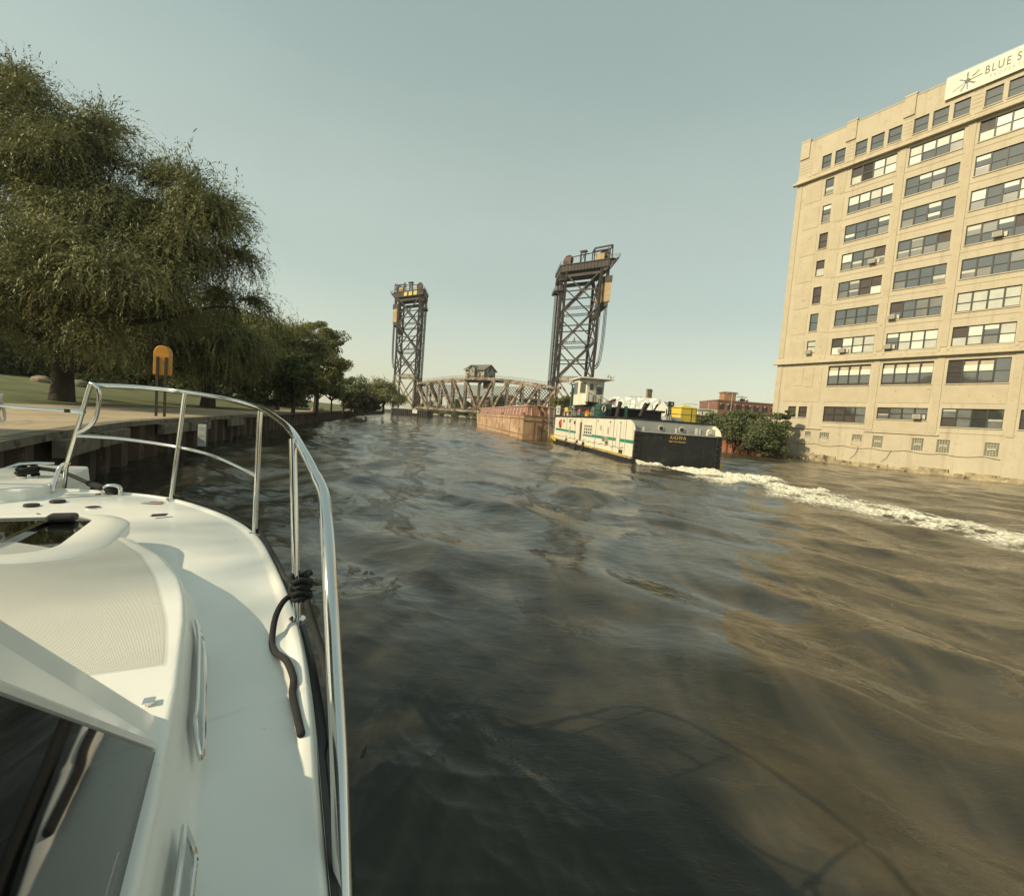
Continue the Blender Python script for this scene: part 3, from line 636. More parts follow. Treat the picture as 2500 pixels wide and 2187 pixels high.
    base = MB(); base.hexa([(-.16, .90, 1.93), (-.075, .90, 1.93), (-.083, 1.11, 1.95), (-.16, 1.13, 1.95)], [(-.17, .90, 2.085), (-.112, .93, 2.066), (-.118, 1.10, 2.05), (-.17, 1.13, 2.10)]); base.build('pillar_foot', M_gel, root, bevel=.02)
    zs = 2.065
    wv = MB(); a_ = s0 + (-.004, -.004, 0); b_ = s1 + (-.004, 0, 0); c_ = np.array([-.285, -2.6, s1[2]]); d_ = np.array([-.112, -2.6, zs])
    wv.prism([a_, b_, c_, d_], (-.008, 0, 0)); sw = wv.build('side_window', M_glassd, root)
    mu = MB(); pA = np.array([-.112 - .010, .40, zs]); pB = np.array([-.285 + .010, .40, s1[2]])
    mu.beam(pA, pB, .02, .03); mu.build('mullion', mat('grey aluminium', (.07, .07, .065), rough=.35, metal=.6), sw)
    si = MB(); si.hexa([(-.17, -2.6, 1.90), (-.07, -2.6, 1.80), (-.07, .93, 1.93), (-.17, .93, 1.93)], [(-.17, -2.6, 2.062), (-.107, -2.6, 2.062), (-.107, .95, 2.062), (-.17, .95, 2.062)])
    si.build('sill', M_gel, root, bevel=.012)
    # windscreen curved forward, port side mirrored
    k = 17; wsb = []; wst = []
    for i in range(k):
        a_ = i / (k - 1); s_ = -.15 + a_ * (2 * BC + .30); bow = 1 - (2 * a_ - 1) ** 2
        wsb.append((s_, .93 + .24 * bow, 2.06 + .03 * bow)); wst.append((s_ + (.5 - a_) * -.38, .02 + .28 * bow, 3.03))
    w = MB(); w.add(wsb + wst, [(i, i + 1, k + i + 1, k + i) for i in range(k - 1)]); w.build('windscreen', M_glassd, root, smooth=True)
    w = MB(); w.tube([(x, y + .01, z) for x, y, z in wsb], .022, 8); w.build('screen_base', M_gel, root, smooth=True)
    rf = MB(); oR = [(-.42 + 0, .12), (-.6, .66), (-.9, .98), (BC, 1.14), (2 * BC + .9, .98), (2 * BC + .6, .66), (2 * BC + .42, .12), (2 * BC + .30, -2.7), (-.30, -2.7)]  # out of view; brow drawn forward to shade the near coachroof
    rf.prism([(x, y, 3.03) for x, y in oR], (0, 0, .08)); rf.build('roof', M_gel, root, bevel=.03)
    ps = MB(); mm = lambda p: np.array([2 * BC - p[0], p[1], p[2]])
    ps.quad(mm(t0), mm(t1), (2 * BC + .285, -2.6, s1[2]), (2 * BC + .112, -2.6, zs)); ps.build('port_side', M_gel, root)
    fl_ = MB(); fl_.box(2 * BC + .16, -.19, -2.6, .95, 1.75, 1.77); fl_.build('cabin_floor', M_black, root)
    # --- black rope tied on the third stanchion, trailing over the deck edge and the side deck
    th = np.linspace(0, 2 * math.pi * 4.2, 120); bx, by, bz = .149, 1.652, 2.045
    kn = [(bx + (.020 + .010 * (math.sin(t * .5) > 0)) * math.cos(t) + .008, by + .022 * math.sin(t), bz + .085 - .085 * t / th[-1] + .006 * math.sin(3 * t)) for t in th]
    ro = MB(); ro.tube(kn, .0088, 10)
    line3 = [(-.41, 3.46, 2.075), (-.25, 3.27, 2.055), (-.09, 3.0, 2.04), (-.03, 2.84, 2.035), (.04, 2.66, 2.04), (.075, 2.45, 2.028), (.112, 2.15, 2.02), (.135, 1.9, 2.03), kn[0]]
    ro.tube(smooth(line3), .0085, 10)
    tail = [kn[-1], (.120, 1.66, 2.055), (.087, 1.62, 2.02), (.074, 1.54, 1.975), (.080, 1.46, 1.975), (.104, 1.38, 1.985), (.117, 1.30, 1.975), (.111, 1.235, 1.97), (.115, 1.16, 1.965), (.119, 1.085, 1.962)]
    ro.tube(smooth(tail), .0092, 10); ro.ball(tail[-1], .0094)
    drop = [kn[-3], (.178, 1.60, 2.04), (.195, 1.52, 1.99), (.206, 1.35, 1.95), (.200, 1.1, 1.92), (.18, .8, 1.86), (.165, .3, 1.8)]
    ro.tube(smooth(drop), .011, 10); ro.tube(smooth([(a + .004, b, c - .018) for a, b, c in drop[1:]]), .010, 10)
    o = ro.build('fender_rope', M_rope, None, smooth=True); o.rotation_euler = root.rotation_euler
    tag(o, 'thick black rope knotted round the third chrome stanchion with its tail on the side deck', 'rope')
boat()
# ---------------------------------------------------------------- the loft building on the right bank (local x along the wall toward us, y inward, z up)
BU = np.array([0.519, -0.855]); BA = np.array([40.23, 68.52]); BROT = math.atan2(BU[1], BU[0])
M_conc = mat('painted concrete', (.445, .388, .278), (.505, .442, .32), scale=.45, rough=.85, bump=.012, bscale=5, c3=(.37, .30, .19), c3thr=.64, c3scale=.9, c3soft=.09, streak=(.32, .255, .16), sscale=1.3)
M_conc2 = mat('patched concrete', (.43, .365, .25), (.49, .42, .295), scale=.8, rough=.88, bump=.01, bscale=6, c3=(.33, .27, .17), c3thr=.64, c3scale=1.6, c3soft=.07)
M_wframe = mat('dark window frame', (.022, .022, .02), (.03, .03, .027), scale=5, rough=.5)
M_wglass = mat('window glass', (.035, .04, .036), (.06, .065, .058), scale=.35, rough=.03, spec=1.0)
M_wglass.node_tree.nodes['Principled BSDF'].inputs['IOR'].default_value = 1.85
M_blind2 = mat('dull blind', (.40, .41, .35), (.47, .48, .40), scale=1.5, rough=.4, spec=.6)
M_wglass2 = mat('dirty window glass', (.06, .065, .055), (.11, .115, .10), scale=.9, rough=.4, spec=1.0)
M_blind = mat('pale blind', (.60, .60, .50), (.66, .66, .56), scale=1.5, rough=.45, spec=.6)
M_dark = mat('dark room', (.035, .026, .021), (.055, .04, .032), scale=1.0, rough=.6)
M_louv = mat('louvre metal', (.05, .05, .046), rough=.5)
M_ac = mat('air conditioner case', (.52, .49, .40), (.46, .43, .34), scale=6, rough=.5)
M_acg = mat('air conditioner grille', (.16, .15, .13), rough=.6)

BAYS = [(4.14, 9.12), (10.38, 15.40), (16.68, 21.78), (22.98, 28.02), (29.3, 34.3)]
ROWS = [39.28, 35.6, 31.85, 28.08, 24.36, 20.66, 16.87]
PAT = {(0, 0): ('dlbb', 'blbb'), (0, 1): ('bbbb', 'gggg'), (0, 2): ('gggh', 'hggg'), (0, 3): ('bggd', 'gggg'), (0, 4): ('ggdd', 'ggdb'), (0, 5): ('gggg', 'gggg'), (0, 6): ('dbbb', 'bbbb'),
       (1, 0): ('bbbb', 'bggg'), (1, 1): ('ghhg', 'gggg'), (1, 2): ('gghg', 'gghg'), (1, 3): ('gggd', 'gggg'), (1, 4): ('gggg', 'gggg'), (1, 5): ('dggg', 'gggg'), (1, 6): ('hbbb', 'gbbb'),
       (2, 0): ('dbbb', 'bbbb'), (2, 1): ('hggg', 'gggg'), (2, 2): ('bghb', 'gggb'), (2, 3): ('gghd', 'gggg'), (2, 4): ('gggg', 'gggg'), (2, 5): ('bbbb', 'bbbb'), (2, 6): ('dbhb', 'bbgb'),
       (3, 0): ('bbgb', 'gggg'), (3, 1): ('gggg', 'gbbg'), (3, 3): ('gdgg', 'gggg'), (3, 5): ('gggb', 'gggg')}
def building():
    root = empty('loft_building', (BA[0], BA[1], 0), BROT, 'tall cream concrete loft building with rows of dark four part windows on the right bank', 'building')
    opens = []
    for bi, (a, b) in enumerate(BAYS):
        for ri, t in enumerate(ROWS): opens.append((a, b, t - 2.18, t, 4, PAT.get((bi, ri), ('gggg', 'gggg')), .47 if ri else .5))
        opens.append((a, b, 10.47, 13.17, 4, ('lhhg' if bi == 2 else 'hhhh', 'lDDg' if bi == 2 else 'DDDD'), .50))
        opens.append((a, b, 6.23 if bi == 1 else 5.6, 7.67, 4, ('dggg', 'gggg') if bi == 1 else (('gggg', 'dggg') if bi == 2 else ('ddgg', 'dddg')), .5))
    tops = [(.14, 1.32), (1.8, 3.04), (4.25, 5.6), (6.0, 7.46), (7.88, 9.3), (10.47, 11.9), (12.29, 13.74), (14.17, 15.6), (16.79, 18.22), (18.63, 20.08), (20.5, 21.9), (23.1, 24.5), (25, 26.4), (27, 28.2), (29.4, 30.8), (31.2, 32.6)]
    for i, (a, b) in enumerate(tops): opens.append((a, b, 40.78, 42.6, 1, (('s', 'g') if i == 2 else ('s', 's')), .5))
    sm = [(39.14, 37.0, 'gg'), (35.56, 33.2, 'hg'), (31.73, 29.6, 'dd'), (28.0, 25.9, 'db'), (24.34, 22.0, 'dd'), (20.64, 18.2, 'gg'), (16.85, 15.3, 'bb')]
    for t, bt, c in sm: opens.append((.93, 2.02, bt, t, 1, (c[0], c[1]), .5))
    opens.append((-.68, .42, 6.08, 7.61, 1, ('d', 'd'), .5)); opens.append((.8, 1.94, 6.08, 7.61, 1, ('d', 'd'), .5))
    gbs = [(2.06, 2.82), (4.0, 5.16), (7.97, 9.08), (10.28, 11.36), (14.31, 15.39), (16.61, 17.76), (20.64, 21.77), (24.3, 25.4), (27.9, 29)]
    U0, U1, TOP = -2.95, 37.0, 45.35
    us = sorted(set([U0, U1] + [o[0] for o in opens] + [o[1] for o in opens] + [g for p in gbs for g in p])); vs = sorted(set([-1.5, TOP, 2.62, 4.07, 40.1] + [o[2] for o in opens] + [o[3] for o in opens]))
    holes = [o[:4] for o in opens] + [(a, b, 2.62, 4.07) for a, b in gbs]
    w = MB()
    for v0, v1 in zip(vs[:-1], vs[1:]):
        run = None
        for u0, u1 in zip(us[:-1], us[1:]):
            cu, cv = (u0 + u1) / 2, (v0 + v1) / 2
            h = any(a < cu < b and c < cv < d for a, b, c, d in holes)
            if not h: run = (run[0], u1) if run else (u0, u1)
            if (h or u1 == U1) and run:
                w.quad((run[0], 0, v0), (run[1], 0, v0), (run[1], 0, v1), (run[0], 0, v1)); run = None
    for a, b, c, d in holes:                       # reveals
        D = .26
        w.quad((a, 0, c), (a, 0, d), (a, D, d), (a, D, c)); w.quad((b, 0, d), (b, 0, c), (b, D, c), (b, D, d)); w.quad((a, 0, d), (b, 0, d), (b, D, d), (a, D, d)); w.quad((b, 0, c), (a, 0, c), (a, D, c), (b, D, c))
    w.quad((U0, 24, -1.5), (U0, 0, -1.5), (U0, 0, TOP), (U0, 24, TOP)); w.quad((U1, 0, -1.5), (U1, 24, -1.5), (U1, 24, TOP), (U1, 0, TOP)); w.quad((U1, 24, -1.5), (U0, 24, -1.5), (U0, 24, TOP), (U1, 24, TOP))
    w.quad((U0, 0, TOP - .7), (U1, 0, TOP - .7), (U1, 24, TOP - .7), (U0, 24, TOP - .7))
    w.quad((U0, .3, -1.5), (U1, .3, -1.5), (U1, .3, TOP - .8), (U0, .3, TOP - .8))
    w.build('wall', M_conc, root)
    # piers, each proud of the wall, parapet blocks, cornices, sills, grooves
    pier = MB()
    pj = .07
    for a, b in ((-2.952, -2.2), (9.42, 10.1), (15.7, 16.4), (22.05, 22.72), (28.3, 29.0), (34.6, 35.3)):
        pier.box(a, b, -pj, .02, 14.7, 39.5); pier.box(a, b, -pj, .02, 4.75, 13.55)
    for z in ROWS:                                     # step lines of the spandrels, lapping onto the piers
        for a, b in ((3.0, 9.42), (10.1, 15.7), (16.4, 22.05), (22.72, 28.3)): pier.box(a, b, -.035, .02, z - 2.9, z - 2.78) if z > 17 else None
    for z0, z1 in zip([x - 2.84 for x in ROWS[:-1]], ROWS[1:]): pass
    for z in ROWS:
        pier.box(-1.55, .55, -.04, .02, z - 2.75, z + .15); pier.box(2.35, 3.55, -.03, .02, z - 2.7, z + .35)
    pier.box(-1.6, 3.4, -.04, .02, 8.3, 13.0); pier.box(-.2, .9, -.085, .02, 10.6, 13.05); pier.box(1.2, 2.3, -.085, .02, 10.4, 13.1)
    for a, b in BAYS: pier.box(a - .05, b + .05, -.035, .02, 8.25, 10.2)
    pier.box(10.2, 15.6, -.035, .02, 4.75, 5.95)
    pier.build('pier', M_conc2, root, bevel=.012)
    par = MB()
    for a, b in ((-2.95, -1.7), (2.95, 4.16), (9.3, 10.45), (15.6, 16.75), (21.95, 23.1), (28.2, 29.4)):
        par.box(a, b, -.16, .6, 43.2, 45.75); par.box(a - .06, b + .06, -.2, .64, 45.56, 45.8)
    par.box(U0, U1, -.05, .35, 45.35, 45.5); par.build('parapet', M_conc, root, bevel=.03)
    gl = MB()
    for z in (42.9, 42.45, 42.0, 41.55, 41.1):
        for a, b in ((-2.9, -1.3), (3.2, 4.1), (9.45, 10.3), (15.75, 16.6), (22.05, 22.95)): gl.box(a, b, -.012, .0, z, z + .045)
    gl.build('rustication', mat('groove shade', (.30, .235, .14), rough=.9), root)
    co = MB()
    for z0, pr, h in ((39.62, .5, .22), (39.84, .36, .16), (40.0, .18, .3)): co.box(U0 - pr, U1, -pr, .02, z0, z0 + h - .002)
    co.build('cornice', M_conc, root, bevel=.02); co = MB()
    for z0, pr, h in ((13.68, .46, .2), (13.88, .34, .18), (14.06, .32, .16), (14.22, .14, .34)): co.box(U0 - pr, U1, -pr, .02, z0, z0 + h - .002)
    co.build('cornice', M_conc, root, bevel=.02)
    dn = MB()
    for a, b in BAYS + [(-1, 3.4)]:
        dn.box(a - .6, b + .4, -.20, .0, 40.32, 40.44)
    for u in (2.8, 3.4, 9.3, 10.2, 15.6, 16.4, 21.9, 22.7): dn.box(u, u + .25, -.20, .0, 14.3, 14.5)
    dn.build('cornice_block', M_conc, root, bevel=.01)
    sl_ = MB()
    sl_.box(-2.96, 4.1, -.14, .02, 4.48, 4.62); sl_.box(9.3, 16.7, -.14, .02, 4.5, 4.66); sl_.box(16.7, 22.9, -.05, .02, 4.9, 5.0); sl_.box(4.1, 9.3, -.06, .02, 4.9, 5.0)
    sl_.build('water_table', M_conc, root, bevel=.012)
    rw = random.Random(12)
    # windows
    for a, b, c, d, n_, pat, sp in opens:
        y = .16; fr = MB(); fr.box(a, a + .07, y - .04, y + .04, c, d); fr.box(b - .07, b, y - .04, y + .04, c, d); fr.box(a, b, y - .041, y + .041, d - .07, d); fr.box(a, b, y - .041, y + .041, c, c + .07)
        cw = (b - a) / n_
        for k in range(1, n_): fr.box(a + cw * k - .075, a + cw * k + .075, y - .05, y + .04, c + .01, d - .01)
        zm = c + (d - c) * sp; fr.box(a + .02, b - .02, y - .045, y + .035, zm - .04, zm + .04)
        o = fr.build('window', M_wframe, root)
        q = MB(); q.box(a - .06, b + .06, -.09, .1, c - .1, c + .002); q.build('sill', M_conc, o)
        g = MB(); bl = MB(); dk = MB(); lv = MB(); g2 = MB(); bl2 = MB()
        for k in range(n_):
            x0, x1 = a + cw * k + .04, a + cw * (k + 1) - .04
            for row, (z0, z1) in enumerate(((zm, d - .05), (c + .05, zm))):
                ch = pat[row][k % len(pat[row])]; q = lambda m, zz0, zz1, yy: m.quad((x0, yy, zz0), (x1, yy, zz0), (x1, yy, zz1), (x0, yy, zz1))
                if ch in 'g':
                    rv = rw.random(); q(g if rv < .62 else g2, z0, z1, y + .02 + .004 * row)
                    if rv > .87 and d - c < 2.5: q(bl2, z1 - (z1 - z0) * rw.uniform(.12, .5), z1 - .01, y + .012)
                elif ch == 's': q(g, z0, z1, y + .02)
                elif ch == 'b':
                    cut = rw.choice([0, 0, 0, .12, .3]) * (z1 - z0) if row else 0
                    q(bl2 if rw.random() < .42 else bl, z0 + cut, z1, y + .02)
                    if cut: q(g2, z0, z0 + cut, y + .024)
                elif ch == 'h': q(g, z0, z0 + (z1 - z0) * (.55 if row == 0 else 1), y + .02); q(bl, z0 + (z1 - z0) * (.0 if d - c > 2.5 else .55), z1 - ((z1 - z0) * .45 if d - c > 2.5 else 0), y + .012)
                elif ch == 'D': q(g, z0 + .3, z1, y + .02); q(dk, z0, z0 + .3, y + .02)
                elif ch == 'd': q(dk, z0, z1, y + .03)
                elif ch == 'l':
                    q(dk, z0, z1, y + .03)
                    for s_ in np.arange(z0 + .05, z1, .14): lv.box(x0, x1, y - .03, y + .01, s_, s_ + .03)
        for m_, nm, ma in ((g, 'pane', M_wglass), (bl, 'blind', M_blind), (g2, 'pane', M_wglass2), (bl2, 'blind', M_blind2), (dk, 'open_sash', M_dark), (lv, 'louvre', M_louv)):
            if m_.v: m_.build(nm, ma, o)
    # glass block vents
    M_gb = mat('glass block', (.10, .115, .10), (.20, .21, .18), scale=3.0, rough=.2, spec=.8)
    for i, (a, b) in enumerate(gbs):
        fr = MB(); z0, z1 = 2.62, 4.07
        nx = max(3, round((b - a) / .22)); nz = 6
        for k in range(nx + 1): x = a + (b - a) * k / nx; fr.box(x - .02, x + .02, .06, .12, z0, z1)
        for k in range(nz + 1): z = z0 + (z1 - z0) * k / nz; fr.box(a, b, .062, .118, z - .02, z + .02)
        o = fr.build('glass_block_window', M_conc2, root)
        gq = MB(); gq.quad((a, .1, z0), (b, .1, z0), (b, .1, z1), (a, .1, z1)); gq.build('glass_blocks', M_gb, o)
        if i < 3: q = MB(); q.box(a + .03, b - .03, .02, .11, z0 + .03, z0 + .62); q.build('infill', M_conc2, o)
        vt = MB(); m_ = (a + b) / 2; vt.box(m_ - .3, m_ + .3, .01, .1, 3.28, 3.46); vt.build('vent_frame', M_blind, o)
        q = MB(); q.box(m_ - .22, m_ + .22, 0, .02, 3.33, 3.41); q.build('vent_slot', M_acg, o)
    # cracked footing along the water
    ft = MB(); rs = random.Random(3); x = -2.6
    while x < 36:
        w_ = rs.uniform(1.6, 4.2); pr = rs.uniform(.12, .5); h = rs.uniform(.45, 1.0) * (1.2 if x < 9 else .8)
        n0 = 7; lo = []; up = []
        for k in range(n0 + 1): t = x + w_ * k / n0; lo.append((t, -pr - rs.uniform(0, .12), -.8))
        lo += [(x + w_, .02, -.8), (x, .02, -.8)]
        up = [(p[0], p[1] * rs.uniform(.5, .9) if p[1] < 0 else .02, h * rs.uniform(.72, 1.05)) for p in lo]
        ft.hexa(lo, up); x += w_ * rs.uniform(.9, 1.0)
    ft.build('footing', mat('broken footing', (.22, .18, .11), (.46, .38, .23), scale=1.0, rough=.95, bump=.06, bscale=3.5, c3=(.07, .055, .035), c3thr=.58, c3scale=1.6), root)
    wire = MB(); wp = [(x, -.03, 2.5 - .22 * math.sin(math.pi * ((x * .29) % 1)) + .03 * math.sin(x)) for x in np.arange(1.0, 22.5, .5)]; wire.tube(wp, .025, 5)
    for x in (8.9, 12.4): wire.tube([(x, -.03, 2.4), (x - .4, -.1, 1.4), (x - .9, -.2, .9)], .02, 5)
    wire.build('cable', M_wframe, root)
    # stains
    st = mat('water stain', (.27, .21, .13), (.40, .31, .19), scale=2, rough=.9)
    # rooftop penthouse block behind the sign
    pb = MB(); pb.box(19.2, 24.0, 3, 9, TOP - .7, 47.6); pb.build('roof_block', M_conc, root, bevel=.03)
    # air conditioners (things of their own)
    lab = ['cream air conditioner sticking out of a fourth row window, first bay from the corner', 'cream air conditioner in the fourth row window of the bay nearest us',
           'cream air conditioner at the left end of a sixth row window in the middle bay', 'cream air conditioner under a dark pane just above the lower cornice, first bay',
           'cream air conditioner in the middle bay window just above the lower cornice', 'cream air conditioner in the narrow corner window just above the lower cornice', 'cream air conditioner at the right end of the low ground floor window']
    proto = None
    for (u, v), lb in zip(((7.9, 26.0), (19.4, 26.05), (10.75, 18.55), (5.6, 14.85), (10.7, 14.9), (1.35, 15.0), (14.55, 6.35)), lab):
        loc = (BA[0] + BU[0] * u, BA[1] + BU[1] * u, v)
        if proto is None:
            proto = empty('air_conditioner', loc, BROT, lb, 'air conditioner', 'air conditioners in the loft building windows')
            m = MB(); m.box(-.38, .38, -.52, .1, 0, .52); m.build('case', M_ac, proto, bevel=.02)
            m = MB(); m.box(-.32, .32, -.53, -.50, .06, .46); m.build('grille', M_acg, proto)
            m = MB()
            for k in range(7): m.box(-.30, .30, -.538, -.531, .09 + k * .05, .11 + k * .05)
            m.box(.40, .68, .03, .08, .02, .52); m.build('side_panel', M_ac, proto)
        else:
            c = copy_tree(proto); c.location = loc; c['label'] = lb
    # sign banner
    s = empty('rooftop_sign', (BA[0] + BU[0] * 13.25, BA[1] + BU[1] * 13.25, 43.13), BROT, 'cream rooftop banner sign reading blue st with a starburst logo', 'sign')
    M_ban = mat('banner white', (.66, .635, .50), (.62, .60, .47), scale=1.0, rough=.6)
    m = MB(); m.box(0, 17.5, -.3, -.17, .05, 2.5); m.build('panel', M_ban, s, bevel=.02)
    m = MB(); m.box(0, 17.5, -.31, -.16, 2.502, 2.58); m.build('top_edge', mat('light blue trim', (.35, .50, .55), rough=.5), s)
    M_let = mat('dark letters', (.10, .085, .08), rough=.6); M_blu = mat('blue strokes', (.24, .42, .55), rough=.6); M_grey = mat('grey letters', (.30, .29, .26), rough=.6)
    mt = lambda x, z, y=-.306: Matrix.Translation((x, y, z)) @ Matrix.Rotation(math.radians(90), 4, 'X')
    text_obj('lettering', 'BLUE STAR', 1.22, M_let, s, mt(3.3, 1.12), .008, .006, sx=.62, space=1.30)
    text_obj('small_lettering', 'PROPERTIES', .46, M_grey, s, mt(3.75, .52), .008, 0, sx=.8, space=1.75)
    lg = MB(); cx_, cz_ = 1.9, 1.22; rs = random.Random(5)
    lb_ = MB()
    for k, (ang, r0, r1, wd, bl_) in enumerate([(5, .15, 1.25, .10, 0), (33, .5, 1.15, .05, 0), (40, .45, 1.2, .05, 0), (92, .25, .95, .10, 0), (98, .2, .9, .05, 1), (140, .25, .85, .06, 1), (147, .25, .85, .06, 0), (205, .3, 1.35, .06, 0), (238, .3, 1.0, .07, 0), (246, .3, 1.1, .05, 1), (268, .25, 1.0, .07, 1), (276, .3, .95, .05, 0), (318, .3, .9, .06, 0), (326, .3, .9, .05, 0)]):
        a_ = math.radians(ang); (lb_ if bl_ else lg).beam((cx_ + r0 * math.cos(a_), -.308, cz_ + r0 * math.sin(a_)), (cx_ + r1 * math.cos(a_), -.308, cz_ + r1 * math.sin(a_)), wd, .02, up=(0, 1, 0))
    lg.prism([(cx_ + .27 * math.cos(t), -.318, cz_ + .27 * math.sin(t)) for t in np.linspace(0, 2 * math.pi, 9)[:-1]], (0, .02, 0))
    lg.build('logo', M_let, s); lb_.build('logo_blue', M_blu, s)
building()
# ---------------------------------------------------------------- vertical lift bridge
M_iron = mat('brown iron', (.026, .020, .019), (.046, .035, .032), scale=.35, rough=.7, c3=(.11, .065, .045), c3thr=.63, c3scale=1.1)
M_peel = mat('peeling iron', (.16, .10, .065), (.36, .31, .235), scale=.28, rough=.8, contrast=(.40, .58), c3=(.055, .036, .028), c3thr=.55, c3scale=.9, c3soft=.04)
M_tan = mat('counterweight concrete', (.34, .25, .13), (.44, .33, .18), scale=.5, rough=.9, c3=(.20, .14, .08), c3thr=.62, c3scale=.9)
M_cable = mat('cable', (.028, .03, .028), rough=.6)
BL = np.array([.8155, -.5788]); BT = np.array([-.0525, .9986]); BP = np.array([.5788, .8155])
E1 = np.array([-51.3, 241.0]); E2 = E1 + BL * 83.0
def tower(org, sgn, label, zs):
    """org = span end of the near truss; sgn -1: tower stands toward -BL, +1 toward +BL. A=15.5 long, B=14 deep"""
    A, B = 15.5, 14.0
    root = empty('bridge_tower', (org[0], org[1], 0), 0, label, 'bridge tower', 'steel towers of the lift bridge')
    P = lambda l, t, z: np.array([BL[0] * l * sgn + BT[0] * t, BL[1] * l * sgn + BT[1] * t, z if z < 20.8 else 20.8 + (z - 20.8) * zs])
    up = (BT[0], BT[1], 0)
    LV = [4.2, 12.5, 20.8, 27.9, 35.0, 42.0, 49.0, 56.0, 63.0]
    for l in (0, A):
        for t in (0, B):
            m = MB(); 
            for dx in (-.42, .42): m.beam(P(l + dx, t, 3.6), P(l + dx, t, 64.5), .18, 1.15, up=up)
            m.beam(P(l, t - .3, 3.6), P(l, t - .3, 64.5), .8, .12, up=up); o = m.build('leg', M_iron, root)
            m = MB(); m.beam(P(l, t, 3.8), P(l, t, 20.6), 1.06, 1.2, up=up); m.build('lower_casing', M_peel if sgn < 0 else M_iron, o)
    def lattice(m, a, b, h, w=.14, n=None):            # laced beam: two chords and zig-zag
        a = np.array(a); b = np.array(b); L = np.linalg.norm(b - a); n = n or max(4, int(L / h / 1.0))
        z = np.array([0, 0, h / 2]); m.beam(a + z, b + z, w * 2.2, w, ); m.beam(a - z, b - z, w * 2.2, w)
        for k in range(n):
            p = a + (b - a) * k / n; q = a + (b - a) * (k + 1) / n; s = 1 if k % 2 else -1
            m.beam(p + z * s, q - z * s, w * .8); m.beam(p - z * s, q + z * s, w * .8)
    faces = [((0, 0), (A, 0), 'near'), ((0, B), (A, B), 'far'), ((0, 0), (0, B), 'side'), ((A, 0), (A, B), 'side')]
    for (a, b, kind) in faces:
        br = MB(); lt = MB()
        for k in (2, 4, 6):
            z0, zm, z1 = LV[k], LV[k + 1], LV[k + 2]
            p = lambda c, z: P(c[0], c[1], z)
            br.beam(p(a, z0), p(b, z1), .42, .5); br.beam(p(b, z0), p(a, z1), .42, .5)
            br.beam(p(a, zm), p(b, zm), .38, .42)
            c0 = (p(a, zm) + p(b, zm)) / 2; d_ = (p(b, zm) - p(a, zm)); d_ /= np.linalg.norm(d_)
            br.hexa([c0 - d_ * 1.1 + V(0, -.3, -.5), c0 + d_ * 1.1 + V(0, -.3, -.5), c0 + d_ * 1.1 + V(0, .3, -.5), c0 - d_ * 1.1 + V(0, .3, -.5)], [c0 - d_ * 1.1 + V(0, -.3, .5), c0 + d_ * 1.1 + V(0, -.3, .5), c0 + d_ * 1.1 + V(0, .3, .5), c0 - d_ * 1.1 + V(0, .3, .5)])
            if kind != 'side' or k != 2: lattice(lt, p(a, z0), p(b, z0), .9)
            for c_ in (a, b):                               # gusset plates
                q = p(c_, z0); s = d_ if c_ == a else -d_
                br.hexa([q + V(0, -.33, -1.0), q + s * 1.4 + V(0, -.33, -.2), q + s * 1.4 + V(0, .33, -.2), q + V(0, .33, -1.0)], [q + V(0, -.33, 1.2), q + s * 1.2 + V(0, -.33, 1.0), q + s * 1.2 + V(0, .33, 1.0), q + V(0, .33, 1.2)])
        br.build('cross_bracing', M_iron, root); lt.build('lattice_strut', M_iron, root)
        lo = MB(); mid = ((a[0] + b[0]) / 2, (a[1] + b[1]) / 2)
        if kind != 'side':
            lo.beam(P(*a, 20.3), P(*b, 20.3), .6, .9); lo.beam(P(*a, 20), P(*mid, 11.0), .5, .6); lo.beam(P(*b, 20), P(*mid, 11.0), .5, .6)
            lo.beam(P(*mid, 11.0), P(*a, 4.5), .5, .6); lo.beam(P(*mid, 11), P(*b, 4.5), .5, .6)
            lo.build('lower_bracing', M_peel, root)
    # inside laced diagonals and landing
    dg = MB(); 
    for z0, z1 in ((21, 34), (35, 48), (49, 61)):
        a_, b_ = P(1.0, 3, z0), P(A - 1, B - 3, z1); pv = V(0, 0, .45)
        for k in range(14):
            p = a_ + (b_ - a_) * k / 14; q = a_ + (b_ - a_) * (k + 1) / 14; dg.beam(p + pv, q - pv, .1); dg.beam(p - pv, q + pv, .1)
        dg.beam(a_ + pv, b_ + pv, .2); dg.beam(a_ - pv, b_ - pv, .2)
    dg.build('laced_diagonal', M_iron, root)
    # guide rail in front of the inner legs
    gd = MB(); 
    for t in (0, B): gd.beam(P(-1.3, t, 5), P(-1.3, t, 63), .35, .6, up=up); [gd.beam(P(-1.3, t, z), P(0, t, z), .2, .3) for z in np.arange(8, 62, 4)]
    gd.build('guide_rail', M_iron, root)
    # top plate girders
    tg = MB(); 
    for t in (-.5, B + .5):
        tg.beam(P(-2.6, t, 65.2), P(A + 3.2, t, 65.2), .5, 2.5)
        for l in np.arange(-2.4, A + 3, 1.45): tg.beam(P(l, t - .32 * (1 if t < 5 else -1), 63.95), P(l, t - .32 * (1 if t < 5 else -1), 66.4), .14, .22)
    for l in (-2.6, 1, A - 1, A + 3.2): tg.beam(P(l, 0, 65.2), P(l, B, 65.2), .4, 2.3)
    tg.beam(P(0, 0, 62.2), P(A, 0, 62.2), .5, 1.0); tg.beam(P(0, B, 62.0), P(A, B, 62.0), .5, 1.6)
    tg.build('top_girder', M_iron, root)
    if sgn < 0:
        yl = MB()
        for l in (3.4, 7.0, 10.6): yl.beam(P(l - 1.2, -1.0, 65.2), P(l + 1.2, -1.0, 65.2), .06, 2.0)
        yl.build('yellow_plate', mat('yellow plate', (.62, .50, .13), (.50, .38, .10), scale=1, rough=.6), root)
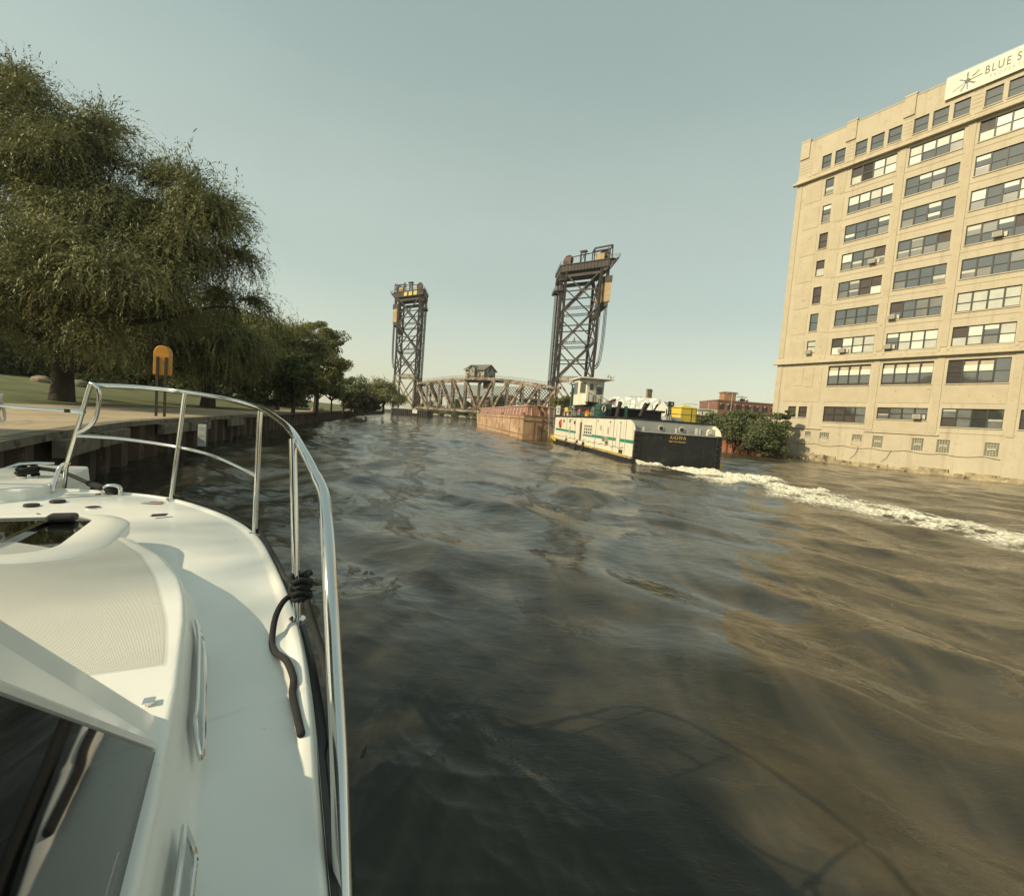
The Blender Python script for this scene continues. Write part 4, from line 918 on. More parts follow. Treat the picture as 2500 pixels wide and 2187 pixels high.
    dk = MB(); dk.prism([P(-3.2, -1.2, 66.5), P(A + 4.6, -1.2, 66.5), P(A + 4.6, B + 1.2, 66.5), P(-3.2, B + 1.2, 66.5)], (0, 0, .3)); dk.build('top_deck', M_iron, root)
    # bracket reaching out on the counterweight side
    bk = MB()
    for t in (0, B): bk.hexa([P(A + .6, t - .25, 62.6), P(A + 1.6, t - .25, 62.4), P(A + 1.6, t + .25, 62.4), P(A + .6, t + .25, 62.6)], [P(A + .6, t - .25, 66.6), P(A + 7.0, t - .25, 66.9), P(A + 7.0, t + .25, 66.9), P(A + .6, t + .25, 66.6)])
    bk.beam(P(A + 6.6, 0, 66.7), P(A + 6.6, B, 66.7), .3, .4); bk.build('bracket', M_iron, root)
    # hand rails and landings
    hr = MB()
    def rail(pts, z, h=1.1):
        for a_, b_ in zip(pts[:-1], pts[1:]):
            for q in (h, h * .5): hr.beam(P(*a_, z + q), P(*b_, z + q), .07)
            n = max(2, int(math.hypot(b_[0] - a_[0], b_[1] - a_[1]) / 1.5))
            for k in range(n + 1): l = a_[0] + (b_[0] - a_[0]) * k / n; t = a_[1] + (b_[1] - a_[1]) * k / n; hr.beam(P(l, t, z), P(l, t, z + h), .07)
    rail([(A + 3.5, -1.2), (A + 6.9, -1.2), (A + 6.9, B)], 66.9); rail([(-3.2, -1.2), (-.5, -1.2)], 66.8); rail([(-3.2, B + 1), (-3.2, -1.2)], 66.8)
    if sgn < 0: rail([(0, -1.2), (A, -1.2)], 66.8)
    for l0, l1, z in ((-3.8, -.6, 60.6), (-5.2, -1.4, 56.4)):
        hr.prism([P(l0, -1.6, z), P(l1, -1.6, z), P(l1, B * .5, z), P(l0, B * .5, z)], (0, 0, .35)); rail([(l0, B * .5), (l0, -1.6), (l1, -1.6)], z + .3)
        hr.beam(P(l0 + .3, -1.2, z), P(l1, -1.2, z - 2.2), .2)
    for z in (35.5,): rail([(2, 3), (3.2, 3)], z); rail([(6, 3), (7.4, 3)], z); hr.beam(P(6.7, 3, z), P(6.7, 3, z + 2.2), .3)
    hr.build('railing', M_iron, root)
    # sheave housings, machinery house frame
    for l in (.6, A + .8):
        for t in (1.0, B - 1.0):
            m = MB(); n = 20; r = 2.3; ring = [P(l + r * math.cos(a), t - .5, 68.6 + r * math.sin(a)) for a in np.linspace(0, 2 * math.pi, n + 1)[:-1]]; m.prism(ring, tuple(P(0, 1.0, 0)))
            m.build('sheave', M_iron, root)
    mh = MB()
    mh.prism([P(-1.2, -1, 66.9), P(1.4, -1, 66.9), P(1.4, 1.8, 66.9), P(-1.2, 1.8, 66.9)], (0, 0, 2.6 if sgn > 0 else 1.8)); mh.build('machine_box', mat('rusty box', (.16, .09, .06), (.10, .06, .045), scale=.6, rough=.8), root)
    m = MB(); m.prism([P(A - 2.6, -1.1, 66.9), P(A + .4, -1.1, 66.9), P(A + .4, 1.8, 66.9), P(A - 2.6, 1.8, 66.9)], (0, 0, 2.2)); m.build('machine_box', M_tan, root)
    m = MB()
    for t in (-1.1, 3):
        hs = (A - 3.8, A + 3.6)
        for l in hs: m.beam(P(l, t, 66.8), P(l, t, 71.6 if sgn > 0 else 70.6), .35)
        m.beam(P(hs[0], t, 71.4 if sgn > 0 else 70.4), P(hs[1], t, 71.6 if sgn > 0 else 70.6), .5, .55); m.beam(P(A + 3.6, t, 67), P(A + 1.6, t, 71.3), .2); m.beam(P(hs[0], t, 70.2), P(hs[1], t, 70.4), .2)
    m.beam(P(A + 3.6, -1.1, 71.5), P(A + 3.6, 3, 71.5), .4); m.beam(P(A - 3.8, -1.1, 71.4), P(A - 3.8, 3, 71.4), .4)
    for l in (6.0, 7.9): m.beam(P(l, -1, 66.8), P(l, -1, 70.8), .28); m.beam(P(l, 1, 66.8), P(l, 1, 70.8), .28)
    m.beam(P(6, -1, 67.2), P(7.9, -1, 70.4), .16); m.beam(P(7.9, -1, 67.2), P(6, -1, 70.4), .16); m.beam(P(5.6, -1, 70.9), P(8.3, -1, 70.9), 1.4, .6)
    m.beam(P(1.2, 0, 69.6), P(A - 3, 0, 70.2), .3)
    m.build('machinery_frame', M_iron, root)
    # counterweight with hangers and looping balance cables
    cw = MB(); cw.prism([P(A + 1.4, 1, 50.6), P(A + 4.8, 1, 50.6), P(A + 4.8, B - 1, 50.6), P(A + 1.4, B - 1, 50.6)], (0, 0, 7.6)); o = cw.build('counterweight', M_tan, root, bevel=.25)
    m = MB(); m.prism([P(A + 1.2, .8, 58.2), P(A + 5.0, .8, 58.2), P(A + 5.0, B - .8, 58.2), P(A + 1.2, B - .8, 58.2)], (0, 0, 2.4)); m.prism([P(A + 1.0, 1.4, 49.0), P(A + 4.2, 1.4, 49.0), P(A + 4.2, B - 1.4, 49.0), P(A + 1.0, B - 1.4, 49.0)], (0, 0, 1.58))
    for t in (1.5, B - 1.5): m.beam(P(A + 3, t, 60), P(A + 3, t, 66.5), 1.0, 1.2)
    m.beam(P(A + .9, 2, 46.8), P(A + .9, B - 2, 46.8), 1.2, 2.4)
    m.build('hanger_frame', M_iron, root)
    lp = MB()
    for t in (2, 4.5):
        for dz in (0, .8):
            pts = [P(A + 4.1 - dz * .6, t, 49.2)] + [P(A + 4.1 - dz * .6 - 3.1 * (u ** 3.2), t, 49 - (24.5 - dz) * math.sin(u * math.pi / 2) ** 1.0) for u in np.linspace(.02, 1, 14)] + [P(A + .8, t, 27.5)]
            lp.tube(pts, .13, 6)
        lp.tube([P(A + 1.6, t, 49), P(A + 1.0, t, 26)], .11, 6)
    lp.build('balance_cable', M_cable, root)
    cb = MB()
    for t in (1, B - 1):
        for k in range(4): cb.tube([P(-1.8 - .35 * k, t, 67.5), P(-1.7 - .35 * k, t, 17.5)], .11, 6)
        cb.beam(P(-2.3, t, 20.5), P(-2.3, t, 15.5), .9, .5)
    cb.build('lift_cable', M_cable, root)
    return root
tower(E1 + np.array([-1.0, 0]), -1, 'farther left steel tower of the lift bridge with yellow plates under its top deck', .935)
tower(E2, 1, 'nearer right steel tower of the lift bridge behind the white pilothouse', .978)

def span():
    root = empty('lift_span', (E1[0], E1[1], 0), 0, 'low truss span of the lift bridge with peeling paint between both towers', 'bridge')
    P = lambda l, t, z: np.array([BL[0] * l + BT[0] * t, BL[1] * l + BT[1] * t, z])
    N = 10; pn = 83 / N; zt = lambda i: 16.4 + 3.4 * (1 - (2 * i / N - 1) ** 2); zb = 4.6
    for t, nm in ((0, 'truss'), (13.5, 'truss')):
        ch = MB(); vt = MB(); dg = MB()
        for i in range(N):
            ch.beam(P(pn * i, t, zt(i)), P(pn * (i + 1), t, zt(i + 1)), .8, 1.0); ch.beam(P(pn * i, t, zb), P(pn * (i + 1), t, zb), .8, 1.1)
            if i < 5: dg.beam(P(pn * i + .3, t, zt(i) - .5), P(pn * (i + 1), t, zb + .5), .7, 1.0)
            else: dg.beam(P(pn * (i + 1) - .3, t, zt(i + 1) - .5), P(pn * i, t, zb + .5), .7, 1.0)
        for i in range(N + 1):
            vt.beam(P(pn * i, t, zb), P(pn * i, t, zt(i)), .95 if i not in (0, N) else 1.3, .7, up=(BT[0], BT[1], 0))
            q = P(pn * i, t, zt(i) - .7); d_ = np.array([BL[0], BL[1], 0])
            vt.hexa([q - d_ * 1.0 + V(0, -.42, -1.3), q + d_ * 1.0 + V(0, -.42, -1.3), q + d_ * 1.0 + V(0, .42, -1.3), q - d_ * 1.0 + V(0, .42, -1.3)], [q - d_ * 1.5 + V(0, -.42, .9), q + d_ * 1.5 + V(0, -.42, .9), q + d_ * 1.5 + V(0, .42, .9), q - d_ * 1.5 + V(0, .42, .9)])
        o = ch.build('truss', M_peel, root); vt.build('post', M_peel, o); dg.build('diagonal', M_peel, o)
    la = MB(); t = 12.7
    z0f = lambda l: 11.4; 
    for s in (1, -1):
        l = -6.0
        while l < 89:
            a = [l, 11.2]; b = [l + s * 6.2, 17.4]; 
            lo, hi = (a, b)
            f0 = max(0, (0 - lo[0]) / (hi[0] - lo[0])) if s > 0 else max(0, (lo[0] - 83) / (lo[0] - hi[0]))
            if 0 <= lo[0] <= 83 or 0 <= hi[0] <= 83:
                x0, x1 = np.clip([lo[0], hi[0]], 0, 83); zz = lambda x: lo[1] + (hi[1] - lo[1]) * (x - lo[0]) / (hi[0] - lo[0])
                la.beam(P(x0, t, zz(x0)), P(x1, t, zz(x1)), .1, .24)
            l += 1.55
    la.beam(P(0, t, 11.2), P(83, t, 11.2), .3, .35); la.build('lattice_bracing', M_iron, root)
    dk = MB(); dk.prism([P(0, .5, 4.3), P(83, .5, 4.3), P(83, 13, 4.3), P(0, 13, 4.3)], (0, 0, 1.0))
    for l in np.arange(1, 83, 2): dk.beam(P(l, -.3, 4.1), P(l, 13.5, 4.1), .3, .3)
    for t in (-.5, .6): dk.beam(P(0, t, 6.3), P(83, t, 6.3), .08); 
    for l in np.arange(0, 83, 2): dk.beam(P(l, .6, 5.2), P(l, .6, 6.3), .07)
    dk.build('deck', M_iron, root)
    tl = MB()
    for i in range(N):
        for t in (-.4, 13): 
            for h in (1.1, .6): tl.beam(P(pn * i, t, zt(i) + .4 + h), P(pn * (i + 1), t, zt(i + 1) + .4 + h), .08)
            for k in range(4): u = i + k / 4; tl.beam(P(pn * u, t, zt(u) + .4), P(pn * u, t, zt(u) + 1.5), .08)
        tl.beam(P(pn * i, 0, zt(i) + .2), P(pn * i, 13.5, zt(i) + .2), .4, .5)
    tl.build('walkway_railing', M_iron, root)
    en = MB()
    for l in (.2, 82.8): en.prism([P(l - .9, -.6, 12.5), P(l + .9, -.6, 12.5), P(l + .9, .6, 12.5), P(l - .9, .6, 12.5)], (0, 0, 5.6)); en.beam(P(l - 2, 0, 16.6), P(l + 2, 0, 16.6), 1.2, 1.0)
    en.build('end_shoe', M_peel, root)
    # machinery house
    Q = lambda l, w, z: np.array([BL[0] * l + BP[0] * w + BT[0] * 1.0, BL[1] * l + BP[1] * w + BT[1] * 1.0, z])
    l0, l1, w0, w1 = 32.2, 43.6, 0.5, 9.0; za, ze, zr = 19.2, 24.0, 26.6
    M_hw = mat('flaking house wall', (.13, .12, .10), (.42, .39, .31), scale=.55, rough=.85, contrast=(.42, .56), c3=(.07, .062, .055), c3thr=.58, c3scale=1.3)
    h = MB(); h.prism([Q(l0, w0, za), Q(l1, w0, za), Q(l1, w1, za), Q(l0, w1, za)], (0, 0, ze - za))
    for l in (l0, l1): 
        s = .06 if l == l0 else -.06; h.prism([Q(l + s * 0, w0, ze), Q(l, w1, ze), Q(l, (w0 + w1) / 2, zr - .1)], tuple((Q(1, 0, 0) - Q(0, 0, 0)) * s * 2))
    h.prism([Q(36.0, -.9, za), Q(39.0, -.9, za), Q(39.0, w0 + .02, za), Q(36.0, w0 + .02, za)], (0, 0, ze - za + .3)); h.prism([Q(36.0, -.9, ze + .3), Q(39.0, -.9, ze + .3), Q(37.5, -.9, ze + 1.6)], tuple(Q(0, 1.2, 0) - Q(0, 0, 0)))
    hs = h.build('machinery_house', M_hw, root)
    M_rf = mat('grey roof felt', (.11, .105, .09), (.15, .145, .12), scale=.8, rough=.8)
    r = MB(); wm = (w0 + w1) / 2
    for a, b in ((w0 - .8, wm), (w1 + .8, wm)): r.prism([Q(l0 - .7, a, ze - .25), Q(l1 + .7, a, ze - .25), Q(l1 + .7, b, zr), Q(l0 - .7, b, zr)], (0, 0, .22))
    for a in (35.5, 39.5): r.prism([Q(a, -1.5, ze + .2), Q(a, 3.0, ze + .2), Q(37.5, 3.0, ze + 1.75), Q(37.5, -1.5, ze + 1.75)], (0, 0, .2))
    r.build('roof', M_rf, hs)
    wn = MB()
    for l in (34.2, 41.2): wn.prism([Q(l - .6, w0 - .04, 20.4), Q(l + .6, w0 - .04, 20.4), Q(l + .6, w0 - .04, 22.2), Q(l - .6, w0 - .04, 22.2)], tuple((Q(0, 1, 0) - Q(0, 0, 0)) * .03))
    wn.prism([Q(l1 + .04, 5, 19.8), Q(l1 + .04, 6.2, 19.8), Q(l1 + .04, 6.2, 22), Q(l1 + .04, 5, 22)], tuple((Q(1, 0, 0) - Q(0, 0, 0)) * -.03)); wn.build('window', M_dark, hs)
    pf = MB()
    pf.prism([P(32.5, -2.2, 18.7), P(48, -2.2, 18.7), P(48, 12, 18.7), P(32.5, 12, 18.7)], (0, 0, .3))
    for a, b in ((33, 37.5), (42, 45)): [pf.beam(P(a, -2.2, z), P(b, -2.2, z), .08) for z in (19.6, 20.2)]
    pf.prism([P(44, 2, 15.5), P(49, 2, 15.5), P(49, 6, 15.5), P(44, 6, 15.5)], (0, 0, 2.6)); pf.build('platform', M_iron, root)
span()
def pier(org, sgn, l0, l1, label, sign=False):
    root = empty('bridge_pier', (org[0], org[1], 0), 0, label, 'bridge pier', 'piers under the lift bridge towers')
    P = lambda l, t, z: np.array([BL[0] * l * sgn + BT[0] * t, BL[1] * l * sgn + BT[1] * t, z])
    m = MB(); m.prism([P(l0, -4, -1.5), P(l1, -4, -1.5), P(l1, 20, -1.5), P(l0, 20, -1.5)], (0, 0, 4.9)); m.build('footing', M_pile, root)
    m = MB()
    for l in np.arange(l0, l1, 1.6): m.beam(P(l, -4.3, -1), P(l, -4.3, 3.2), .5, .4)
    m.build('fender_piles', M_black, root)
    if sign: m = MB(); m.prism([P(l0 + 7, -4.7, 1.5), P(l0 + 10.5, -4.7, 1.5), P(l0 + 10.5, -4.7, 3.3), P(l0 + 7, -4.7, 3.3)], (0, .06, 0)); m.build('notice_board', M_signw, root)
pier(E1, -1, -10, 17, 'dark pier with white notice under the left bridge tower', True)
pier(E2, 1, -3, 17, 'dark pier under the right bridge tower behind the barge')
# ---------------------------------------------------------------- push boat and barge
M_tw = mat('tug cream paint', (.68, .64, .51), (.73, .69, .56), scale=.8, rough=.45, c3=(.46, .38, .27), c3thr=.66, c3scale=1.6, streak=(.42, .30, .18), sscale=2.2)
M_tg = mat('tug grey paint', (.36, .36, .33), (.42, .42, .38), scale=1, rough=.5, c3=(.24, .22, .18), c3thr=.68, c3scale=2)
M_tb = mat('tug black paint', (.010, .010, .010), (.022, .022, .020), scale=.7, rough=.42, c3=(.06, .052, .042), c3thr=.62, c3scale=1.3, streak=(.055, .045, .035), sscale=2.0)
M_gs = mat('green stripe', (.02, .19, .11), (.03, .23, .14), scale=1.5, rough=.45)
M_gd = mat('dark green paint', (.025, .09, .07), (.03, .11, .085), scale=1.5, rough=.5)
M_yel = mat('yellow paint', (.62, .44, .05), (.68, .50, .08), scale=1.1, rough=.5, c3=(.34, .22, .05), c3thr=.66, c3scale=2.5)
M_dkw = mat('worn deck edge', (.35, .26, .14), (.46, .36, .21), scale=2.0, rough=.8, c3=(.15, .10, .06), c3thr=.58, c3scale=2.2)
M_red = mat('red enamel', (.42, .06, .03), (.5, .09, .05), scale=4, rough=.5)
def tug():
    TA = math.radians(8.2)
    root = empty('push_boat', (9.1, 35.3, 0), TA, 'cream push boat with black stern, green stripe and raised white pilothouse', 'tugboat')
    W, L = 7.05, 29.6
    b = lambda name, m, ma, par=root, **k: m.build(name, ma, par, **k)
    # hull: black, low, with raked bow
    m = MB(); prof = [(0, 0), (0, .5), (26.5, .62), (29.6, .62), (29.3, .1), (26, -.9), (0, -.9)]
    def hullx(y): return 0.0 + .9 * max(0, (y - 25) / 4.6) ** 2
    ys = [0, 6, 12, 18, 23, 26, 28, 29.6]
    lo = []; 
    ringL = [(hullx(y), y) for y in ys]; ringR = [(W - hullx(y), y) for y in ys[::-1]]
    R0 = ringL + ringR
    m.hexa([(x, y, -1.0) for x, y in R0][::-1], [(x, y, .36 + .008 * y) for x, y in R0][::-1]); b('hull', m, M_tb)
    m = MB(); m.hexa([(x + (-.16 if x < 3.5 else .16), y, .36 + .008 * y) for x, y in R0][::-1], [(x + (-.16 if x < 3.5 else .16), y, .52 + .008 * y) for x, y in R0][::-1]); b('deck_edge', m, M_dkw)
    m = MB()
    for x in (-.18, W + .14): m.beam((x, 24.5, .50), (x + (.55 if x < 1 else -.55), 29.4, .72), .12, .5)
    m.beam((.3, 29.7, .7), (W - .3, 29.7, .7), .12, .6); b('bow_bumper', m, M_yel)
    # transom
    m = MB(); m.hexa([(-.0, -.02, -.8), (W, -.02, -.8), (W, .14, -.8), (0, .14, -.8)], [(0, -.02, 2.46), (W, -.02, 2.46), (W, .14, 2.46), (0, .14, 2.46)]); b('transom', m, M_tb)
    m = MB(); m.beam((-.02, .04, 2.5), (W + .02, .04, 2.5), .28, .10); b('transom_cap', m, M_tg)
    for x in (-.02, W - .42):
        m = MB()
        for z in (-.3, .1, .5, .92, 1.34, 1.76, 2.15): m.box(x, x + .44, -.17, .0, z, z + .36)
        b('corner_fender', m, M_rubber, bevel=.03)
    m = MB(); m.cyl((W + .12, .1), .22, .0, .42, 12); b('fender_float', m, M_yel, bevel=.03)
    mt = lambda x, y, z: Matrix.Translation((x, y, z)) @ Matrix.Rotation(math.radians(90), 4, 'X')
    M_lt = mat('ochre lettering', (.78, .50, .14), (.70, .44, .12), scale=5, rough=.6)
    text_obj('name_lettering', 'KIOWA', .46, M_lt, root, mt(2.86, -.03, 2.07), .006, 0, sx=.74, space=1.16)
    text_obj('port_lettering', 'PORT OF CHICAGO', .155, M_lt, root, mt(2.78, -.03, 1.84), .006, 0.001, sx=.9, space=1.1)
    # deckhouse side with the rounded wing at the stern
    def side(x, m):
        arc = [(0.0, 2.50)] + [(1.6 - 1.6 * math.cos(t), 2.5 + .84 * math.sin(t)) for t in np.linspace(.1, math.pi / 2, 8)]
        pts = [(x, .02, .5)] + [(x, y_, z_) for y_, z_ in arc] + [(x, 26.3, 3.42), (x, 26.3, .62)]
        m.prism(pts[::-1], (.06, 0, 0))
    m = MB(); side(.0, m); side(W - .06, m); m.box(.06, W - .06, 26.2, 26.3, .6, 3.42); sd = b('house_side', m, M_tw)
    m = MB(); m.box(.06, W - .06, 1.25, 1.33, .6, 3.36); b('aft_bulkhead', m, M_tg)
    m = MB(); m.box(.06, W - .06, .14, 26.2, .55, .6); b('main_deck', m, M_tg)
    for x in (2.65, 4.38):
        m = MB(); m.prism([(x + .24 * math.cos(t), 1.245, 2.83 + .24 * math.sin(t)) for t in np.linspace(0, 2 * math.pi, 19)[:-1]], (0, -.04, 0)); o = b('porthole', m, M_tw)
        m = MB(); m.prism([(x + .17 * math.cos(t), 1.19, 2.83 + .17 * math.sin(t)) for t in np.linspace(0, 2 * math.pi, 17)[:-1]], (0, -.006, 0)); b('pane', m, M_glassd, o)
    m = MB(); m.box(-.12, W + .12, 1.2, 26.6, 3.40, 3.50); b('roof_deck', m, M_tb)
    st = MB(); st.box(-.008, .02, .02, 17.0 - 3.7, 1.50, 1.76); o = b('stripe', st, M_gs, sd)
    st = MB(); st.hexa([(-.008, 15.5, 1.60), (.02, 15.5, 1.60), (.02, 25.6, 1.68), (-.008, 25.6, 1.68)][::-1], [(-.008, 15.5, 1.86), (.02, 15.5, 1.86), (.02, 25.6, 1.95), (-.008, 25.6, 1.95)][::-1]); b('stripe', st, M_gs, sd)
    # door, gridded window, small windows, vents, pipes, air conditioner
    m = MB(); m.box(-.03, .01, 13.9, 14.55, .95, 2.9); b('door', m, mat('brown door', (.13, .08, .055), (.10, .06, .04), scale=2, rough=.5), sd)
    m = MB(); m.box(-.05, .01, 14.75, 15.9, .95, 2.95); b('open_door', m, M_tw, sd)
    m = MB(); m.box(-.03, .01, 10.3, 13.0, 1.75, 2.62); o = b('window', m, M_dark, sd)
    m = MB()
    for y in np.linspace(10.3, 13.0, 5): m.box(-.05, -.0, y - .11, y + .11, 1.70, 2.70)
    for z in (1.72, 2.05, 2.36, 2.66): m.box(-.052, .0, 10.2, 13.1, z - .05, z + .05)
    b('window_grid', m, M_tw, o)
    m = MB(); m.box(-.028, .01, 2.9, 3.65, .98, 2.86); b('door', m, M_tw, sd, bevel=.005)
    m = MB(); m.box(-.045, .0, 2.84, 2.9, .95, 2.9); m.box(-.045, .0, 3.65, 3.71, .95, 2.9); b('door_frame', m, M_tg, sd)
    m = MB(); m.box(-.32, .0, 5.55, 6.35, 1.30, 1.80); o = b('wall_air_conditioner', m, M_ac, sd, bevel=.02)
    m = MB(); m.box(-.335, -.31, 5.62, 6.28, 1.36, 1.74); b('grille', m, M_acg, o)
    m = MB()
    for y, z in ((18.6, 2.75), (21.4, 2.7), (22.8, 2.7), (16.6, 2.6)): m = MB(); m.box(-.03, .0, y, y + .45, z, z + .38); b('small_window', m, M_dark, sd)
    m = MB()
    M_fn = mat('faded notice', (.40, .32, .25), (.5, .46, .4), scale=14, rough=.6)
    for y0, z0, z1 in ((5.6, 2.0, 2.6), (18.4, 1.5, 2.3), (7.6, 2.3, 2.7)): m = MB(); m.box(-.06, .0, y0, y0 + .35, z0, z1); b('notice_box', m, M_fn, sd)
    m = MB()
    for y, z in ((2.8, 3.05), (5.3, 3.05), (8.6, 3.1), (13.9, 3.1), (17.8, 3.1)): m = MB(); m.box(-.12, .0, y, y + .3, z, z + .14); b('flood_light', m, M_blind, sd)
    m = MB()
    for y in (1.7, 4.4, 9.2, 16.4, 20.1): m.tube([(-.03, y, .6), (-.03, y, 3.3)], .022, 6)
    m.tube([(-.04, 2.0 + .5 * k, 1.15 - .16 * abs(math.sin(k * .9))) for k in range(48)], .03, 6); b('pipe', m, M_tg, sd)
    m = MB(); th = np.linspace(0, 2 * math.pi, 22)[:-1]; m.tube([(-.10, 23.1 + .38 * math.cos(t), 2.5 + .38 * math.sin(t)) for t in th], .085, 8, closed=True); b('life_ring', m, M_red, sd, smooth=True)
    # bitts, tyres and lines on the side deck
    for y in (2.2, 12.6, 15.0, 19.5):
        m = MB(); z = .5; m.cyl((-.02, y), .10, z, z + .38, 10); m.cyl((-.02, y + .45), .10, z, z + .38, 10); m.beam((-.02, y - .1, z + .3), (-.02, y + .55, z + .3), .1); b('bitt', m, M_tb)
    for y in (12.2, 14.9, 19.2):
        m = MB(); th = np.linspace(0, 2 * math.pi, 18)[:-1]; m.tube([(-.30, y + .22 * math.cos(t), .22 + .36 * math.sin(t)) for t in th], .10, 8, closed=True); b('tyre_fender', m, M_rubber, smooth=True)
    m = MB(); m.beam((-.17, 1, .54), (-.17, 8, .62), .06, .06); m.beam((-.17, 10, .62), (-.17, 12, .62), .06, .06); b('yellow_edge', m, M_yel)
    # gear on the stern deck
    for x, h in ((.95, .35), (3.6, .42), (5.55, .48)):
        m = MB(); m.cyl((x, .55), .10, 2.3, 2.5 + h, 10); m.box(x - .2, x + .2, .35, .75, 2.35, 2.45); b('bollard', m, M_tg)
    m = MB(); m.tube([(6.15, .5, 2.4), (6.15, .5, 2.85), (6.25, .5, 2.97), (6.4, .5, 2.92), (6.43, .5, 2.75)], .085, 8); b('vent_pipe', m, M_tw, smooth=True)
    for bx in ((5.3, 5.8, .5, .9, 2.4, 3.05), (6.5, 6.95, .8, 1.2, 2.6, 3.05), (.1, .55, .7, 1.2, 2.5, 3.0)): m = MB(); m.box(*bx); b('locker', m, M_tg, bevel=.02)
    m = MB(); m.prism([(W - .05, .1, 2.5), (W - .05, 1.3, 2.5), (W - .05, 1.3, 3.3), (W - .05, .9, 3.3)], (.06, 0, 0)); b('bulwark_wing', m, M_tw)
    # railing round the aft roof
    m = MB(); zt = 3.5
    def rail(p, h=1.05, n=None):
        for a, c in zip(p[:-1], p[1:]):
            for q in (h, h * .52): m.beam((a[0], a[1], zt + q), (c[0], c[1], zt + q), .05)
            k_ = max(2, int(math.hypot(a[0] - c[0], a[1] - c[1]) / 1.6))
            for k in range(k_ + 1): x = a[0] + (c[0] - a[0]) * k / k_; y = a[1] + (c[1] - a[1]) * k / k_; m.beam((x, y, zt), (x, y, zt + h), .05)
    rail([(0.05, 26.4), (.05, 7.0)], .95); rail([(3.4, 1.5), (W, 1.5), (W, 24)], 1.05); b('deck_railing', m, M_tb)
    # engine casing: green ends, its shaded body coloured black
    m = MB(); m.box(.45, 1.5, 9.6, 11.4, 3.5, 4.78); cs = b('engine_casing', m, M_gd, bevel=.03)
    m = MB(); m.box(1.6, 6.7, 9.9, 20, 3.5, 4.35); m.box(1.5, 6.9, 9.6, 20.4, 4.35, 4.55); b('engine_room_trunk', m, M_tb)
    m = MB(); m.box(.95, 1.35, 9.56, 9.62, 3.55, 4.3); b('casing_door', m, M_black, cs)
    m = MB(); th = np.linspace(0, 2 * math.pi, 22)[:-1]; m.tube([(.70 + .15 * math.cos(t), 9.53, 4.28 + .30 * math.sin(t)) for t in th], .055, 8, closed=True); b('life_ring', m, M_tw, cs, smooth=True)
    m = MB(); m.beam((2.75, 9.2, 3.5), (2.75, 9.2, 4.68), .28, .26); b('post', m, M_gd)
    for p, q in (((1.84, 9.0, 3.6), (2.15, 9.2, 5.05)), ((4.15, 9.0, 3.8), (4.75, 9.2, 5.1))):
        m = MB(); p = np.array(p); q = np.array(q); pts = [p + (q - p) * t + V(0, 0, .08 * math.sin(t * 3)) for t in np.linspace(0, 1, 7)]; m.tube(pts, .2 if p[0] < 7 else .1, 12); b('exhaust_stack', m, mat('sooty pipe', (.035, .02, .017), (.02, .014, .013), scale=3, rough=.8), smooth=True)
    m = MB(); m.beam((5.1, 10.2, 4.5), (5.5, 10.2, 5.25), .15); m.beam((6.0, 10.2, 4.5), (6.35, 10.2, 5.2), .14); m.tube([(3.6, 10.4, 4.5), (3.6, 10.4, 5.3)], .03, 6); m.tube([(5.75, 10, 4.5), (5.75, 10, 5.05)], .03, 6); b('mast_stub', m, M_tb)
    # searchlight stand / winch
    m = MB(); m.beam((5.1, 5.2, 3.5), (5.1, 5.2, 5.25), .10); m.box(5.08, 5.5, 5.1, 5.45, 4.80, 5.22); m.beam((4.9, 5.2, 3.5), (4.9, 5.2, 4.6), .06); m.ball((4.95, 5.0, 3.9), .26); m.box(4.5, 5.5, 4.9, 5.5, 3.5, 3.68); m.tube([(5.3, 5.2, 4.1), (5.5, 5.3, 4.55)], .13, 10)
    o = b('light_stand', m, M_tb)
    m = MB(); m.cyl((0, 0), .07, 0, .02, 12); o2 = m.build('lamp_lens', M_signw, o); o2.location = (5.3, 5.1, 5.02); o2.rotation_euler = (math.radians(90), 0, 0)
    m = MB(); m.box(3.9, 5.4, 3.2, 3.9, 3.5, 3.85); m.cyl((4.2, 3.0), .12, 3.5, 4.0, 10); b('hatch_box', m, M_tg, bevel=.02)
    # forward clutter
    for x0, x1, y0, y1, z1, ma, nm in ((.5, 1.5, 20, 21.5, 4.1, M_ac, 'gear_box'), (.6, 1.7, 17.2, 18.6, 4.0, mat('blue grey tarp', (.10, .15, .19), (.16, .2, .23), scale=5, rough=.7), 'tarpaulin'), (.7, 1.5, 22.6, 23.6, 4.25, M_ac, 'gear_box'), (.8, 1.6, 15.2, 16.2, 3.95, M_yel, 'gear_box')):
        m = MB(); m.box(x0, x1, y0, y1, 3.5, z1); b(nm, m, ma, bevel=.08)
    m = MB(); m.ball((1.3, 16.6, 3.85), .42, sc=(1, 1.3, 1)); m.ball((1.2, 19.2, 4.1), .3); b('red_bundle', m, M_red, smooth=True)
    m = MB(); m.hexa([(1.2, 14.0, 3.5), (2.0, 14.0, 3.5), (2.0, 16.0, 3.5), (1.2, 16.0, 3.5)], [(1.35, 14.3, 4.55), (1.85, 14.3, 4.55), (1.85, 15.4, 4.6), (1.35, 15.4, 4.6)]); b('skylight_cover', m, mat('green canvas', (.07, .10, .085), (.10, .13, .11), scale=4, rough=.8), bevel=.08)
    m = MB(); m.box(-.06, -.02, 23.9, 26.0, 3.62, 4.75); b('number_board', m, M_signw)
    m = MB(); m.box(-.08, -.06, 24.3, 24.5, 3.9, 4.5); m.box(-.08, -.06, 24.5, 24.9, 4.42, 4.5); m.box(-.08, -.06, 24.5, 24.9, 3.9, 3.98); m.box(-.08, -.06, 25.0, 25.1, 3.9, 4.5); b('board_mark', m, M_black)
